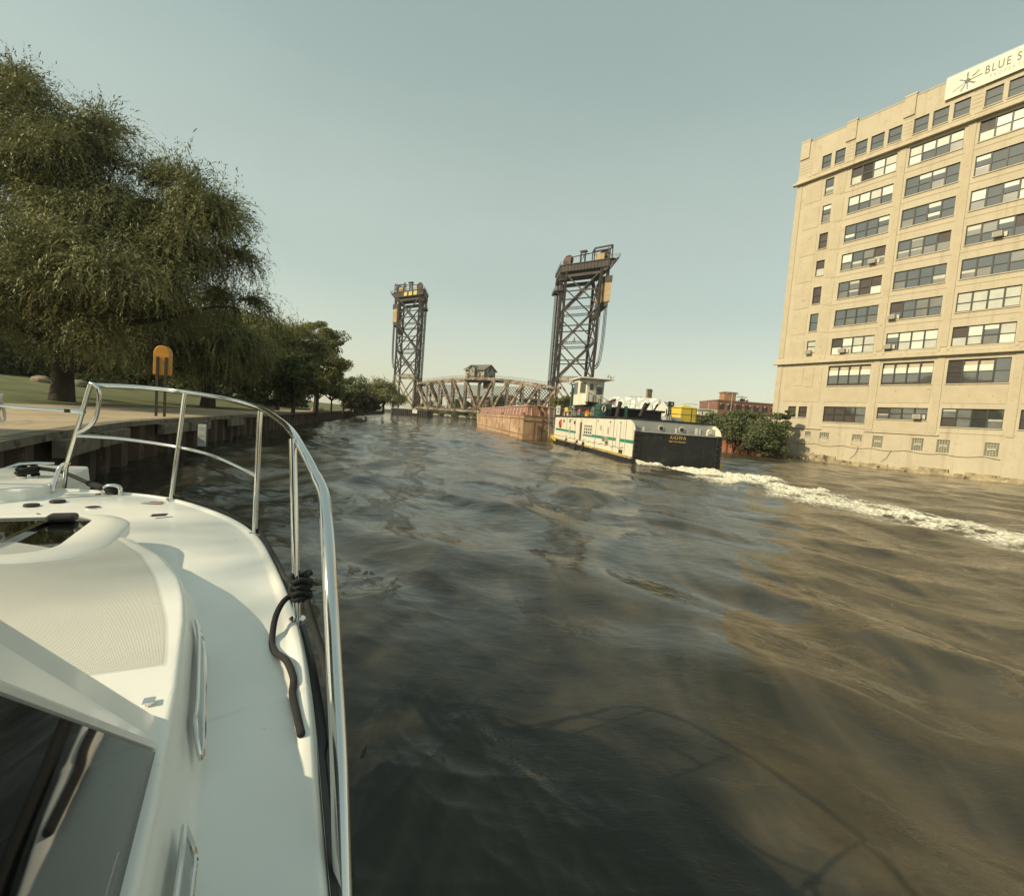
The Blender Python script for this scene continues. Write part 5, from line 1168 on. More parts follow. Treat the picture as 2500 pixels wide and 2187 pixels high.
    m = MB(); m.box(-.05, -.02, 20.2, 21.6, 4.0, 4.5); b('yellow_board', m, M_yel)
    # push knees with ladder rungs
    for x in (.6, 5.5):
        m = MB(); m.hexa([(x, 28.0, .6), (x + .9, 28.0, .6), (x + .9, 29.7, .6), (x, 29.7, .6)], [(x, 29.2, 4.35), (x + .9, 29.2, 4.35), (x + .9, 29.75, 4.5), (x, 29.75, 4.5)]); o = b('push_knee', m, M_tb)
        m = MB(); 
        for z in np.arange(.9, 4.3, .36): m.beam((x - .85, 28.4 + z * .2, z), (x - .15, 28.4 + z * .2, z), .07)
        m.beam((x - .85, 28.5, .6), (x - .85, 29.3, 4.5), .09); m.beam((x - .15, 28.5, .6), (x - .15, 29.3, 4.5), .09); b('ladder', m, M_tg, o)
    m = MB(); 
    for k in range(3): m.tube([(.3, 27.2 - k, 3.5), (-.6 - .3 * k, 30.2, 1.2 + .6 * k)], .03, 5); m.tube([(1.0, 28.5, 1.0), (.2, 31, 2.6 + .1 * k)], .03, 5)
    b('face_wire', m, M_cable)
    # pilothouse on its tower
    y0, y1, z0, z1 = 22.0, 26.0, 5.45, 8.2; xa, xb = 1.85, 4.75
    m = MB(); fp = [(xa, y0 + 1.2), (xa + .75, y0), (xb, y0), (xb, y1 - .9), (xb - .7, y1), (xa + .7, y1), (xa, y1 - .9)]
    m.hexa([(x, y, z0 - .45 + .3 * (x - xa) / 3) for x, y in fp], [(x, y, z1) for x, y in fp]); ph = b('pilothouse', m, M_tw)
    m = MB(); m.box(xa + .4, xb - .2, y0 + .5, y1 - .3, 3.5, z0 - .2); b('pilothouse_base', m, M_tb)
    m = MB(); m.hexa([(x, y, z1) for x, y in ((xa - .3, y0 - .5), (xb + .9, y0 - .9), (xb + .6, y1 + .7), (xa - .3, y1 + .7))], [(x, y, z1 + .16) for x, y in ((xa - .3, y0 - .5), (xb + .9, y0 - .9), (xb + .6, y1 + .7), (xa - .3, y1 + .7))]); o = b('pilothouse_roof', m, M_tw, ph, bevel=.03)
    m = MB(); m.cyl((xb + .5, y0 - .4), .18, z1 + .16, z1 + .5, 10); m.ball((xb + .3, y0 - .2, z1 + .5), .2); m.box(xa - .1, xa + .9, y0 + 1, y0 + 1.4, z1 + .16, z1 + .34); m.tube([(xb + .7, y0 - .5, z1 + .2), (xb + .9, y0 - .7, z1 + .5)], .06, 8); b('roof_light', m, M_tg, ph)
    def wq(nm, pts, ma, fr=.05):
        pts = [np.array(p, float) for p in pts]; c = sum(pts) / 4; nrm = np.cross(pts[1] - pts[0], pts[3] - pts[0]); nrm /= np.linalg.norm(nrm)
        m = MB(); m.prism([c + (p - c) * 1.1 - nrm * .01 for p in pts], nrm * .04); o = m.build('window_frame', M_tg, ph); m = MB(); m.prism([p + nrm * .035 for p in pts], nrm * .008); m.build(nm, ma, o)
    wg = M_glassd
    wq('pane', [(xa, y0 + 3.0, 6.4), (xa, y0 + 2.1, 6.4), (xa, y0 + 2.1, 7.8), (xa, y0 + 3.0, 7.8)], wg); wq('pane', [(xa, y0 + 1.9, 6.4), (xa, y0 + 1.4, 6.4), (xa, y0 + 1.4, 7.8), (xa, y0 + 1.9, 7.8)], wg)
    f_ = lambda t: (xa + .75 * t, y0 + 1.2 - 1.2 * t)
    wq('pane', [(*f_(.25), 6.5), (*f_(.85), 6.5), (*f_(.85), 7.75), (*f_(.25), 7.75)], mat('pilothouse glass', (.10, .11, .10), rough=.08, spec=1.0))
    wq('pane', [(xa + 1.1, y0, 6.9), (xa + 1.55, y0, 6.9), (xa + 1.55, y0, 7.65), (xa + 1.1, y0, 7.65)], wg); wq('pane', [(xa + 1.95, y0, 6.5), (xa + 2.7, y0, 6.5), (xa + 2.7, y0, 7.2), (xa + 1.95, y0, 7.2)], wg)
    m = MB(); m.box(xa + .9, xa + 1.75, y0 - .03, y0, 5.5, 7.95); b('pilothouse_door', m, M_tw, ph, bevel=.01)
    m = MB(); m.box(xa + 1.95, xa + 2.7, y0 - .35, y0, 7.35, 7.85); b('wall_air_conditioner', m, M_ac, ph, bevel=.02)
    # stair with rails
    m = MB(); a = np.array([xa + 1.0, y0 - .2, 5.4]); e = np.array([xa + 3.2, y0 - 3.4, 3.5])
    for s in (0, .9): m.beam(a + V(s, 0, 0), e + V(s, 0, 0), .08, .3); m.beam(a + V(s, 0, 1.15), e + V(s, 0, 1.15), .05); [m.beam(a + (e - a) * t + V(s, 0, 0), a + (e - a) * t + V(s, 0, 1.15), .05) for t in np.linspace(0, 1, 6)]
    for t in np.linspace(.04, .96, 11): p = a + (e - a) * t; m.box(p[0], p[0] + .9, p[1] - .15, p[1] + .12, p[2] - .02, p[2] + .02)
    m.box(xa + .6, xa + 2, y0 - 1.0, y0, 5.32, 5.4); b('stair', m, M_tb)
    # yellow tank at starboard quarter
    m = MB(); x0, x1, ya, yb = 5.25, 6.95, 3.6, 5.2; 
    rr = [(x0 + .18, ya), (x1 - .18, ya), (x1, ya + .18), (x1, yb - .18), (x1 - .18, yb), (x0 + .18, yb), (x0, yb - .18), (x0, ya + .18)]
    m.hexa([(x, y, 3.5) for x, y in rr], [(x, y, 4.76) for x, y in rr]); m.hexa([(x, y, 4.76) for x, y in rr], [((x - 6.1) * .85 + 6.1, (y - 4.4) * .85 + 4.4, 4.84) for x, y in rr]); o = b('fuel_tank', m, M_yel, bevel=.03)
    m = MB(); m.box(5.9, 6.5, 4.1, 4.7, 4.84, 4.92); m.cyl((6.1, 4.4), .07, 4.9, 5.02, 10); b('tank_cap', m, M_yel, o)
        # flag
    fg = empty('ensign_flag', (0, 0, 0), TA, 'small stars and stripes flag on a staff behind the stair of the push boat', 'flag'); fg.location = root.location
    m = MB(); m.tube([(3.45, 14.0, 4.55), (3.45, 14.0, 5.75)], .025, 6); m.build('flagstaff', M_tg, fg)
    wv = lambda u: .06 * math.sin(u * 6)
    def stripe(u0, u1, v0, v1, mi, m, off=0): 
        for k in range(6):
            a, c = u0 + (u1 - u0) * k / 6, u0 + (u1 - u0) * (k + 1) / 6; P_ = lambda u, v: (3.45 - u * 1.15, 14.0 + wv(u) - off, 5.65 - v * .62 - u * .45)
            m.quad(P_(a, v0), P_(c, v0), P_(c, v1), P_(a, v1), mi)
    m = MB()
    for k in range(13): stripe(0, 1, k / 13, (k + 1) / 13, k % 2, m)
    m.build('flag', [M_red, M_signw], fg); m = MB(); stripe(0, .42, 0, 7 / 13, 0, m, .006); m.build('canton', mat('navy', (.03, .04, .10), rough=.7), fg)
tug()

M_rb = mat('rusty barge plate', (.33, .205, .12), (.46, .32, .20), scale=.5, rough=.85, c3=(.58, .42, .27), c3thr=.60, c3scale=.7, c3soft=.1, bump=.01, bscale=3, stretch=(1, .28, 1), streak=(.20, .10, .05), sscale=1.0)
M_rb2 = mat('pink primer', (.30, .17, .135), (.40, .25, .20), scale=.9, rough=.8, c3=(.15, .07, .045), c3thr=.62, c3scale=2)
M_rb3 = mat('dark rust', (.13, .055, .03), (.22, .11, .06), scale=1.1, rough=.85)
def barge():
    root = empty('hopper_barge', (1.25, 64.8, 0), math.radians(10.7), 'long empty rusty hopper barge pushed ahead of the cream tug', 'barge')
    W, L, H = 10.6, 61.0, 3.25
    m = MB(); m.hexa([(0, 0, -1), (W, 0, -1), (W, L - 5, -1), (0, L - 5, -1)], [(0, 0, H), (W, 0, H), (W, L, H), (0, L, H)]); h = m.build('hull', M_rb, root, bevel=.06)
    m = MB()
    for y in np.arange(2.6, L - 2, 7.4): m.box(-.035, 0, y, y + .12, .0, H - .3)
    for z in (.55, 2.75): m.box(-.04, 0, 0, L - 1, z, z + .1)
    for x in (2.7, 7.9): m.box(x, x + .12, -.05, 0, .0, H - .25)
    m.box(0, W, -.05, 0, 2.5, 2.62); m.build('rubbing_strip', M_rb3, h)
    m = MB(); m.box(-.06, W + .06, -.06, L, H - .02, H + .07); m.build('gunwale', M_rb2, h)
    # dents of the side plating: shallow rectangular patches
    m = MB(); rs = random.Random(8)
    for k in range(22): y = rs.uniform(.5, 52); z = rs.uniform(.5, 1.9); m.box(-.02, 0, y, y + rs.uniform(.8, 2.8), z, z + rs.uniform(.3, .9))
    m.build('doubler_plate', M_rb, h)
    # coaming
    x0, x1, y0, y1 = .75, W - .75, 1.0, L - 3.2; C0, C1 = H, 4.62
    m = MB()
    for a, b, c, d in ((x0, x0 + .08, y0, y1), (x1 - .08, x1, y0, y1), (x0, x1, y0, y0 + .08), (x0, x1, y1 - .08, y1)): m.box(a, b, c, d, C0, C1)
    m.build('coaming', M_rb2, root)
    m = MB()
    for y in np.arange(y0 + .7, y1, 2.7): m.hexa([(x0 - .45, y, C0), (x0, y, C0), (x0, y + .34, C0), (x0 - .45, y + .34, C0)], [(x0 - .18, y, C1 - .1), (x0, y, C1 - .1), (x0, y + .34, C1 - .1), (x0 - .18, y + .34, C1 - .1)])
    for x in np.arange(x0 + .5, x1, 1.2): m.hexa([(x, y0 - .5, C0), (x + .07, y0 - .5, C0), (x + .07, y0, C0), (x, y0, C0)], [(x, y0 - .1, C1 - .1), (x + .07, y0 - .1, C1 - .1), (x + .07, y0, C1 - .1), (x, y0, C1 - .1)])
    m.build('coaming_stays', mat('pale stays', (.50, .33, .27), (.62, .44, .37), scale=1.2, rough=.8), root)  # stays coloured lighter than the coaming to stand out
    m = MB()
    for a, b, c, d in ((x0 - .16, x0 + .16, y0, y1), (x1 - .16, x1 + .16, y0, y1), (x0, x1, y0 - .16, y0 + .16), (x0, x1, y1 - .16, y1 + .16)): m.box(a, b, c, d, C1 + .001 * (b - a), C1 + .12)
    m.build('coaming_cap', mat('worn cap', (.50, .33, .26), (.58, .41, .34), scale=1, rough=.7), root)
    m = MB(); m.box(x0 + .1, x1 - .1, y0 + .1, y1 - .1, .6, .7); m.build('hold_floor', M_rb3, root)
    for x, y in ((.3, 1.2), (W - .6, 1.2), (.3, 20), (.3, 40), (.3, 57)):
        m = MB(); m.cyl((x + .0, y), .13, H, H + .4, 10); m.cyl((x, y + .6), .13, H, H + .4, 10); m.build('bitt', M_rb3, root)
    m = MB(); rs = random.Random(2)
    for k in range(7): x = 1.5 + k * .12; m.tube([(x, .2, H + .1), (x - .2, .6, 4.75), (x + .5, .9, 4.6), (x + rs.uniform(.3, 1.6), .3, H + .6), (x + rs.uniform(.8, 2), .1, H + .1)], .035, 5)
    m.build('wire_tangle', mat('rusty wire', (.32, .17, .08), rough=.8), root)
    m = MB()
    for x in (1.6, 8.5): m.beam((x, -.3, .1), (x, -.3, 2.5), .3, .25)
    m.build('head_fender', M_rb3, root)
    # deckhand at the far bow
    Rz = Matrix.Rotation(math.radians(10.7), 4, 'Z'); p = Rz @ Vector((-0.0 + .45, 57.5, H)) + Vector((1.25, 64.8, 0))
    person(p, 'deckhand in yellow high visibility vest and helmet at the far end of the barge')
def skin_body(name, joints, edges, radii, m, parent=None, sub=1):
    me = bpy.data.meshes.new(name); me.from_pydata([tuple(j) for j in joints], edges, []); o = bpy.data.objects.new(name, me); C.objects.link(o)
    sk = o.modifiers.new('skin', 'SKIN'); 
    if not me.skin_vertices: me.skin_vertices.new()
    for i, r in enumerate(radii): me.skin_vertices[0].data[i].radius = (r, r)
    me.skin_vertices[0].data[0].use_root = True
    s = o.modifiers.new('sub', 'SUBSURF'); s.levels = sub; s.render_levels = sub
    dg = bpy.context.evaluated_depsgraph_get(); m2 = bpy.data.meshes.new_from_object(o.evaluated_get(dg)); bpy.data.objects.remove(o)
    m2.materials.clear(); m2.materials.append(m); m2.polygons.foreach_set('use_smooth', [True] * len(m2.polygons))
    o = bpy.data.objects.new(name, m2); C.objects.link(o)
    if parent: o.parent = parent
    return o
def person(p, label):
    root = empty('person', p, math.radians(200), label, 'person')
    J = [(0, 0, .95), (0, 0, 1.2), (0, 0, 1.42), (0, .01, 1.52), (0, .02, 1.66), (-.2, 0, 1.4), (-.27, .03, 1.13), (-.22, .18, .95), (.2, 0, 1.4), (.3, .0, 1.14), (.32, .12, .92), (-.1, 0, .88), (-.11, .02, .48), (-.11, -.02, .06), (-.11, .16, .04), (.1, 0, .88), (.13, .02, .48), (.14, -.02, .06), (.14, .16, .04)]
    E_ = [(0, 1), (1, 2), (2, 3), (3, 4), (2, 5), (5, 6), (6, 7), (2, 8), (8, 9), (9, 10), (0, 11), (11, 12), (12, 13), (13, 14), (0, 15), (15, 16), (16, 17), (17, 18)]
    R_ = [.15, .15, .16, .06, .1, .06, .045, .035, .06, .045, .035, .09, .065, .045, .04, .09, .065, .045, .04]
    skin_body('body', J, E_, R_, mat('work clothes', (.05, .05, .06), (.08, .08, .09), scale=6, rough=.8), root)
    m = MB(); m.hexa([(-.19, -.13, 1.0), (.19, -.13, 1.0), (.19, .15, 1.0), (-.19, .15, 1.0)], [(-.2, -.12, 1.47), (.2, -.12, 1.47), (.2, .13, 1.47), (-.2, .13, 1.47)]); m.build('vest', mat('hi vis yellow', (.62, .60, .06), rough=.7), root, bevel=.05)
    m = MB(); m.ball((0, .02, 1.72), .13, sc=(1, 1.1, .8)); m.cyl((0, .05), .16, 1.69, 1.71, 14); m.build('helmet', M_yel, root, smooth=True)
    m = MB(); m.ball((0, .03, 1.64), .095, sc=(.9, 1, 1.2)); m.build('face', mat('skin', (.38, .22, .15), rough=.6), root, smooth=True)
barge()
# ---------------------------------------------------------------- vegetation
def leaf_mat(name, dark, mid, lite, sc=.35, trans=.22):
    m = bpy.data.materials.new(name); m.use_nodes = True; n = m.node_tree.nodes; l = m.node_tree.links; n.remove(n['Principled BSDF'])
    tc = n.new('ShaderNodeTexCoord'); t = n.new('ShaderNodeTexNoise'); t.inputs['Scale'].default_value = sc; t.inputs['Detail'].default_value = 7; t.inputs['Roughness'].default_value = .7; l.new(tc.outputs['Object'], t.inputs[0])
    r = n.new('ShaderNodeValToRGB'); e = r.color_ramp.elements; e[0].position = .33; e[0].color = (*dark, 1); e[1].position = .68; e[1].color = (*lite, 1); x = e.new(.5); x.color = (*mid, 1); l.new(t.outputs[0], r.inputs[0])
    d = n.new('ShaderNodeBsdfDiffuse'); tr = n.new('ShaderNodeBsdfTranslucent'); g = n.new('ShaderNodeBsdfGlossy'); g.inputs['Roughness'].default_value = .45
    l.new(r.outputs[0], d.inputs[0]); l.new(r.outputs[0], tr.inputs[0]); g.inputs[0].default_value = (.5, .5, .4, 1)
    a = n.new('ShaderNodeMixShader'); a.inputs[0].default_value = trans; l.new(d.outputs[0], a.inputs[1]); l.new(tr.outputs[0], a.inputs[2])
    b = n.new('ShaderNodeMixShader'); b.inputs[0].default_value = .05; l.new(a.outputs[0], b.inputs[1]); l.new(g.outputs[0], b.inputs[2]); l.new(b.outputs[0], n['Material Output'].inputs[0])
    return m
LM_w = leaf_mat('willow leaves', (.065, .075, .03), (.155, .16, .066), (.32, .30, .13), .5)
LM_w2 = leaf_mat('pale willow leaves', (.11, .125, .05), (.20, .205, .08), (.31, .295, .12), .6)
LM_b = leaf_mat('broad leaves', (.07, .09, .034), (.135, .16, .06), (.22, .225, .09), .4)
LM_y = leaf_mat('olive leaves', (.09, .10, .036), (.17, .17, .062), (.27, .245, .095), .4)
LM_d = leaf_mat('dark leaves', (.03, .045, .018), (.06, .08, .03), (.11, .13, .05), .5)
LM_p = leaf_mat('dusky leaves', (.035, .032, .02), (.06, .054, .034), (.09, .08, .05), .5)
LM_g = leaf_mat('fresh green leaves', (.05, .068, .03), (.105, .125, .055), (.18, .195, .09), .7)
M_bark = mat('bark', (.022, .017, .012), (.05, .04, .028), scale=2.5, rough=.95, bump=.03, bscale=6, stretch=(1, 1, .3))
def unit(v): return v / (np.linalg.norm(v, axis=-1, keepdims=True) + 1e-9)
def quads(P, D, S, L, Wd):
    L = np.broadcast_to(np.asarray(L, float).reshape(-1, 1), (len(P), 1)); Wd = np.broadcast_to(np.asarray(Wd, float).reshape(-1, 1), (len(P), 1))
    a = P - D * L * .5; b = P + S * Wd * .5 - D * L * .1; c = P + D * L * .5; d = P - S * Wd * .5 - D * L * .1
    vs = np.stack([a, b, c, d], 1).reshape(-1, 3); fs = np.arange(len(vs)).reshape(-1, 4); return vs, fs
def limbs(rs, h0, tr, targets, sway=.12, top=None, sub=2):
    """trunk from the ground to h0 then curved limbs to targets"""
    m = MB(); t = top if top is not None else np.array([0, 0, h0])
    m.tube([(tr * .1, 0, -.5), (0, 0, 0), (t[0] * .3 + .1 * tr, t[1] * .3, h0 * .35), (t[0] * .7, t[1] * .7, h0 * .75), tuple(t)], [tr * 1.5, tr * 1.12, tr * .92, tr * .88, tr * .8], 12)
    for i, q in enumerate(targets):
        q = np.array(q, float); L = np.linalg.norm(q - t); c = t + (q - t) * .45 + np.array([rs.randn() * sway * L * .5, rs.randn() * sway * L * .5, sway * L * 1.0 * rs.rand()])
        u = np.linspace(0, 1, 9)[:, None]; p = t * (1 - u) ** 2 + 2 * c * u * (1 - u) + q * u ** 2; p[1:-1] += rs.randn(7, 3) * .02 * L
        r0 = tr * rs.uniform(.32, .55); m.tube(p, list(r0 * (1 - np.linspace(0, 1, 9)) ** .8 + .03), 7)
        for k in range(sub):
            j = rs.randint(2, 6); e = p[j] + (q - t) * rs.uniform(.15, .35) + np.clip(rs.randn(3), -1, 1) * L * .13; u2 = np.linspace(0, 1, 6)[:, None]
            pp = p[j] + (e - p[j]) * u2 + np.array([0, 0, 1]) * (u2 * (1 - u2)) * L * .08; m.tube(pp, list(r0 * .4 * (1 - np.linspace(0, 1, 6)) + .02), 5)
    return m
def willow(loc, lobes, trunk_h, tr, label, seed=1, nst=3000, leaf=(.30, .06), mats=None, group='willow and park trees on the left bank', top=None, slen=(1.2, 4.2), nclu=70, cat='tree', name='willow_tree'):
    rs = np.random.RandomState(seed); root = empty(name, loc, 0, label, cat, group); lob = np.array(lobes, float)
    w = lob[:, 3] * lob[:, 4]; w /= w.sum(); idx = rs.choice(len(lob), nclu, p=w); d = unit(rs.randn(nclu, 3)); d[:, 2] = np.abs(d[:, 2]) * 1.0 - .25 * rs.rand(nclu); d = unit(d)
    cr = rs.uniform(.55, 1.0, nclu)[:, None]; CC = lob[idx, :3] + d * lob[idx, 3:6] * cr
    m = limbs(rs, trunk_h, tr, [t_ * .93 for t_ in [CC[i] for i in np.argsort(-cr[:, 0])[:24]]], top=top); m.build('trunk', M_bark, root, smooth=True)
    ci = rs.choice(nclu, nst); out = unit(CC[ci] - lob[idx[ci], :3] + rs.randn(nst, 3) * lob[idx[ci], 3:6].mean() * .15); P = CC[ci] + rs.randn(nst, 3) * np.array([1, 1, .55]) * lob[idx[ci], 3:4] * .085
    Vv = unit(out * .55 + rs.randn(nst, 3) * np.array([.8, .8, .35]) + np.array([0, 0, .45])); ln = rs.uniform(*slen, nst); st = leaf[0] * .62; K = int(slen[1] / st)
    VS = []; FS = []; off = 0
    for k in range(K):
        Vv = unit(Vv + np.array([0, 0, -.14]) * (st / .18) + rs.randn(nst, 3) * .05); P = P + Vv * st; al = (k * st) < ln
        floor = P[:, 2] > .7
        al &= floor
        D = unit(Vv[al] * .8 + rs.randn(al.sum(), 3) * .42); Nn = unit(P[al] - CC[ci[al]] + np.array([0, 0, .9]) + .6 * rs.randn(al.sum(), 3)); S = unit(np.cross(D, Nn)); sz = rs.uniform(.7, 1.25, al.sum())
        v, f = quads(P[al] + rs.randn(al.sum(), 3) * .03, D, S, leaf[0] * sz, leaf[1] * sz); VS.append(v); FS.append(f + off); off += len(v)
    np_mesh('crown', np.concatenate(VS), np.concatenate(FS), mats or LM_w, root); return root
def broad(loc, lobes, trunk_h, tr, label, seed=1, n=14000, leaf=.34, mats=None, name='park_tree', group='willow and park trees on the left bank', nclu=60, cr_=.22, cat='tree', trunk='trunk', spread=1.0, targets=10):
    rs = np.random.RandomState(seed); root = empty(name, loc, 0, label, cat, group); lob = np.array(lobes, float)
    w = lob[:, 3] * lob[:, 5]; w /= w.sum(); idx = rs.choice(len(lob), nclu, p=w); d = unit(rs.randn(nclu, 3)); rr = rs.uniform(.5, 1.0, nclu)[:, None]; CC = lob[idx, :3] + d * lob[idx, 3:6] * rr
    m = limbs(rs, trunk_h, tr, [CC[i] for i in np.argsort(-rr[:, 0])[:targets]], sub=1); m.build(trunk, M_bark, root, smooth=True)
    ci = rs.choice(nclu, n); rc = (lob[idx, 3:6].mean(1) * cr_ * rs.uniform(.7, 1.5, nclu))[ci][:, None]
    P = CC[ci] + unit(rs.randn(n, 3)) * rc * (rs.rand(n, 1) ** .45) * np.array([1.25, 1.25, .7]) * spread; P[:, 2] = np.maximum(P[:, 2], .15 + .3 * rs.rand(n))
    D = unit(rs.randn(n, 3) + np.array([0, 0, -.3])); S = unit(np.cross(D, unit(rs.randn(n, 3) * .55 + (P - CC[ci]) / (rc + .01) + np.array([0, 0, .4])))); sz = rs.uniform(.6, 1.3, n)
    v, f = quads(P, D, S, leaf * sz, leaf * .62 * sz); np_mesh('crown', v, f, mats or LM_b, root); return root
GRP = 'willow and park trees on the left bank'
def local(loc, px, py, depth): return atd(px, py, depth) - np.array(loc)
# big foreground willow
L1 = at_depth_ground(150, 30); L1[2] -= .1
def lobe(loc, px, py, depth, r): p = local(loc, px, py, depth); return (*p, *r)
willow(L1, [lobe(L1, -60, 430, 31, (6.0, 6.4, 6.6)), lobe(L1, 190, 480, 31, (5.0, 6, 5.0)), lobe(L1, 30, 330, 31, (3.0, 4, 3.6)), lobe(L1, 380, 560, 30, (4.5, 5.4, 4.6)), lobe(L1, 500, 600, 30, (2.6, 4.4, 2.8)), lobe(L1, 500, 710, 30, (2.2, 4.0, 2.2)), lobe(L1, 300, 720, 28, (6.0, 5, 3.2)), lobe(L1, -60, 700, 29, (6.0, 5, 4.0)), lobe(L1, 100, 800, 27, (5, 4, 2.2))],
       3.6, .62, 'huge drooping willow filling the left of the picture, with a black forked trunk', seed=3, nst=29000, leaf=(.25, .06), nclu=155, slen=(.9, 3.2))
L2 = at_depth_ground(506, 44)
willow(L2, [lobe(L2, 500, 850, 44, (5.0, 5, 3.2)), lobe(L2, 570, 875, 46, (2.6, 4, 2.4)), lobe(L2, 420, 860, 43, (4, 5, 2.6))], 3.0, .6, 'second willow with a thick dark trunk right of the yellow cabinet', seed=5, nst=9000, leaf=(.30, .075), nclu=60, slen=(1.0, 4.0))
L3 = at_depth_ground(672, 56)
willow(L3, [lobe(L3, 680, 825, 56, (3.1, 3.4, 2.9)), lobe(L3, 640, 870, 55, (3, 4, 2.8)), lobe(L3, 728, 855, 57, (2.6, 3.4, 2.4)), lobe(L3, 690, 900, 55, (3.4, 3.4, 2.2))], 4, .4, 'pale olive willow rising behind the big willow by the river bend', seed=6, nst=7500, leaf=(.32, .085), nclu=60, slen=(.8, 2.6), mats=LM_w2)
L4 = at_depth_ground(770, 66)
broad(L4, [lobe(L4, 770, 830, 66, (3.6, 4, 2.9)), lobe(L4, 812, 848, 66, (1.7, 3, 1.5)), lobe(L4, 795, 895, 65, (2.9, 3, 2.8)), lobe(L4, 745, 880, 66, (2.8, 3, 3)), lobe(L4, 770, 930, 65, (3.2, 3, 1.8))], 5, .35, 'airy broad tree with sky gaps at the right end of the near tree group', seed=7, n=26000, leaf=.30, mats=LM_y, nclu=80, cr_=.27)
L5 = at_depth_ground(715, 50)
broad(L5, [lobe(L5, 710, 925, 50, (2.3, 2.5, 2.3)), lobe(L5, 680, 950, 50, (2.2, 2.5, 1.6)), lobe(L5, 735, 900, 51, (1.6, 2, 1.8))], 1.2, .2, 'dark vine covered bush tree above the near boulder', seed=8, n=12000, leaf=.26, mats=LM_d, nclu=46, cr_=.3)
for i, (px, dep, r, py, s, lb) in enumerate(((775, 80, 2.6, 945, 21, 'small flat topped tree, leftmost of three low ones at the bend'), (808, 86, 2.6, 952, 22, 'small flat topped tree in the middle of three low ones at the bend'), (838, 94, 2.8, 958, 23, 'small flat topped tree, rightmost of three low ones at the bend'))):
    Lk = at_depth_ground(px, dep); broad(Lk, [lobe(Lk, px, py, dep, (r, r, 1.1))], 1.9, .16, lb, seed=s, n=3600, leaf=.34, mats=LM_b, nclu=26, cr_=.34)
for px, dep, r, py, mt_, s, lb in ((858, 135, 4.6, 955, LM_b, 31, 'round green tree beyond the three low trees'), (893, 150, 4.2, 952, LM_b, 32, 'distant round tree left of the pale willow at the bridge'), (868, 115, 3.6, 972, LM_p, 33, 'dusky purple brown tree by the lawn before the bridge'), (893, 122, 3.0, 978, LM_p, 34, 'second dusky brown tree nearer the bridge')):
    Lk = at_depth_ground(px, dep); broad(Lk, [lobe(Lk, px, py, dep, (r, r, r * .95)), lobe(Lk, px + 10, py + 12, dep, (r * .8, r, r * .7))], 2.5, .3, lb, seed=s, n=7000, leaf=.5, mats=mt_, nclu=40, cr_=.34)
L9 = at_depth_ground(935, 150)
willow(L9, [lobe(L9, 928, 955, 150, (4.6, 5, 3.6)), lobe(L9, 952, 975, 150, (4.6, 5, 3.0)), lobe(L9, 905, 965, 150, (3, 4, 2.6))], 2.5, .4, 'rounded pale willow at the foot of the left bridge tower', seed=9, nst=3400, leaf=(.6, .2), nclu=60, slen=(.8, 3.0), mats=LM_w2)
# backdrop trees behind the willows
for i, (px, dep, r, py, s, lb, mt_) in enumerate(((-90, 58, 6.5, 800, 41, 'leafy tree at the left edge behind the big willow', LM_b), (60, 72, 6.5, 800, 42, 'leafy tree behind the trunk of the big willow', LM_w2), (215, 66, 6, 815, 43, 'light green tree behind the willow, left of the yellow cabinet', LM_w2), (330, 74, 6, 825, 44, 'light green tree right behind the yellow cabinet', LM_w2), (430, 70, 5.5, 840, 45, 'light green tree between the two willow trunks', LM_w2), (590, 76, 6, 850, 46, 'green tree right of the second willow trunk', LM_b), (690, 82, 5, 870, 47, 'green tree behind the pale olive willow', LM_b), (-260, 50, 7, 780, 48, 'tree beyond the left edge behind the willow', LM_b))):
    Lk = at_depth_ground(px, dep); broad(Lk, [lobe(Lk, px, py, dep, (r, r, r)), lobe(Lk, px - 20, py + 90, dep, (r, r, r * .7)), lobe(Lk, px + 25, py + 70, dep, (r * .8, r, r * .7))], 2.0, .35, lb, seed=s, n=15000, leaf=.55, mats=mt_, nclu=90, cr_=.30)
# tree on the walk-side lawn to port of the boat, whose shade dapples the deck
for (x, y, r, s, lb) in ((-22.5, -5.5, 5.6, 51, 'tall willow on the lawn beside the boat, outside the left edge'), (-21, 6, 4.6, 52, 'lower willow on the lawn ahead of it, outside the left edge')):
    Lk = V(x, y, float(ground_z(np.array(x), np.array(y))))
    willow(Lk, [(0, 0, 12, r, r, r * .95), (2.5, 1.5, 9.5, r * .8, r * .8, r * .6)], 4, .5, lb, seed=s, nst=420, leaf=(.36, .10), nclu=16, slen=(1, 3.0))
# dark forked branch stump beside the willow trunk
b_ = MB(); o_ = local(L1, 200, 905, 29); q = lambda px, py: local(L1, px, py, 28.6)
b_.tube([q(176, 880), q(182, 905), q(190, 903), q(212, 892), q(240, 872)], [.2, .22, .2, .16, .1], 8); b_.tube([q(176, 880), q(183, 866), q(196, 872), q(210, 892)], [.16, .15, .14, .12], 8)
bo = b_.build('broken_limb', M_bark, None, smooth=True); bo.parent = [o for o in C.objects if o.name == 'willow_tree'][0]

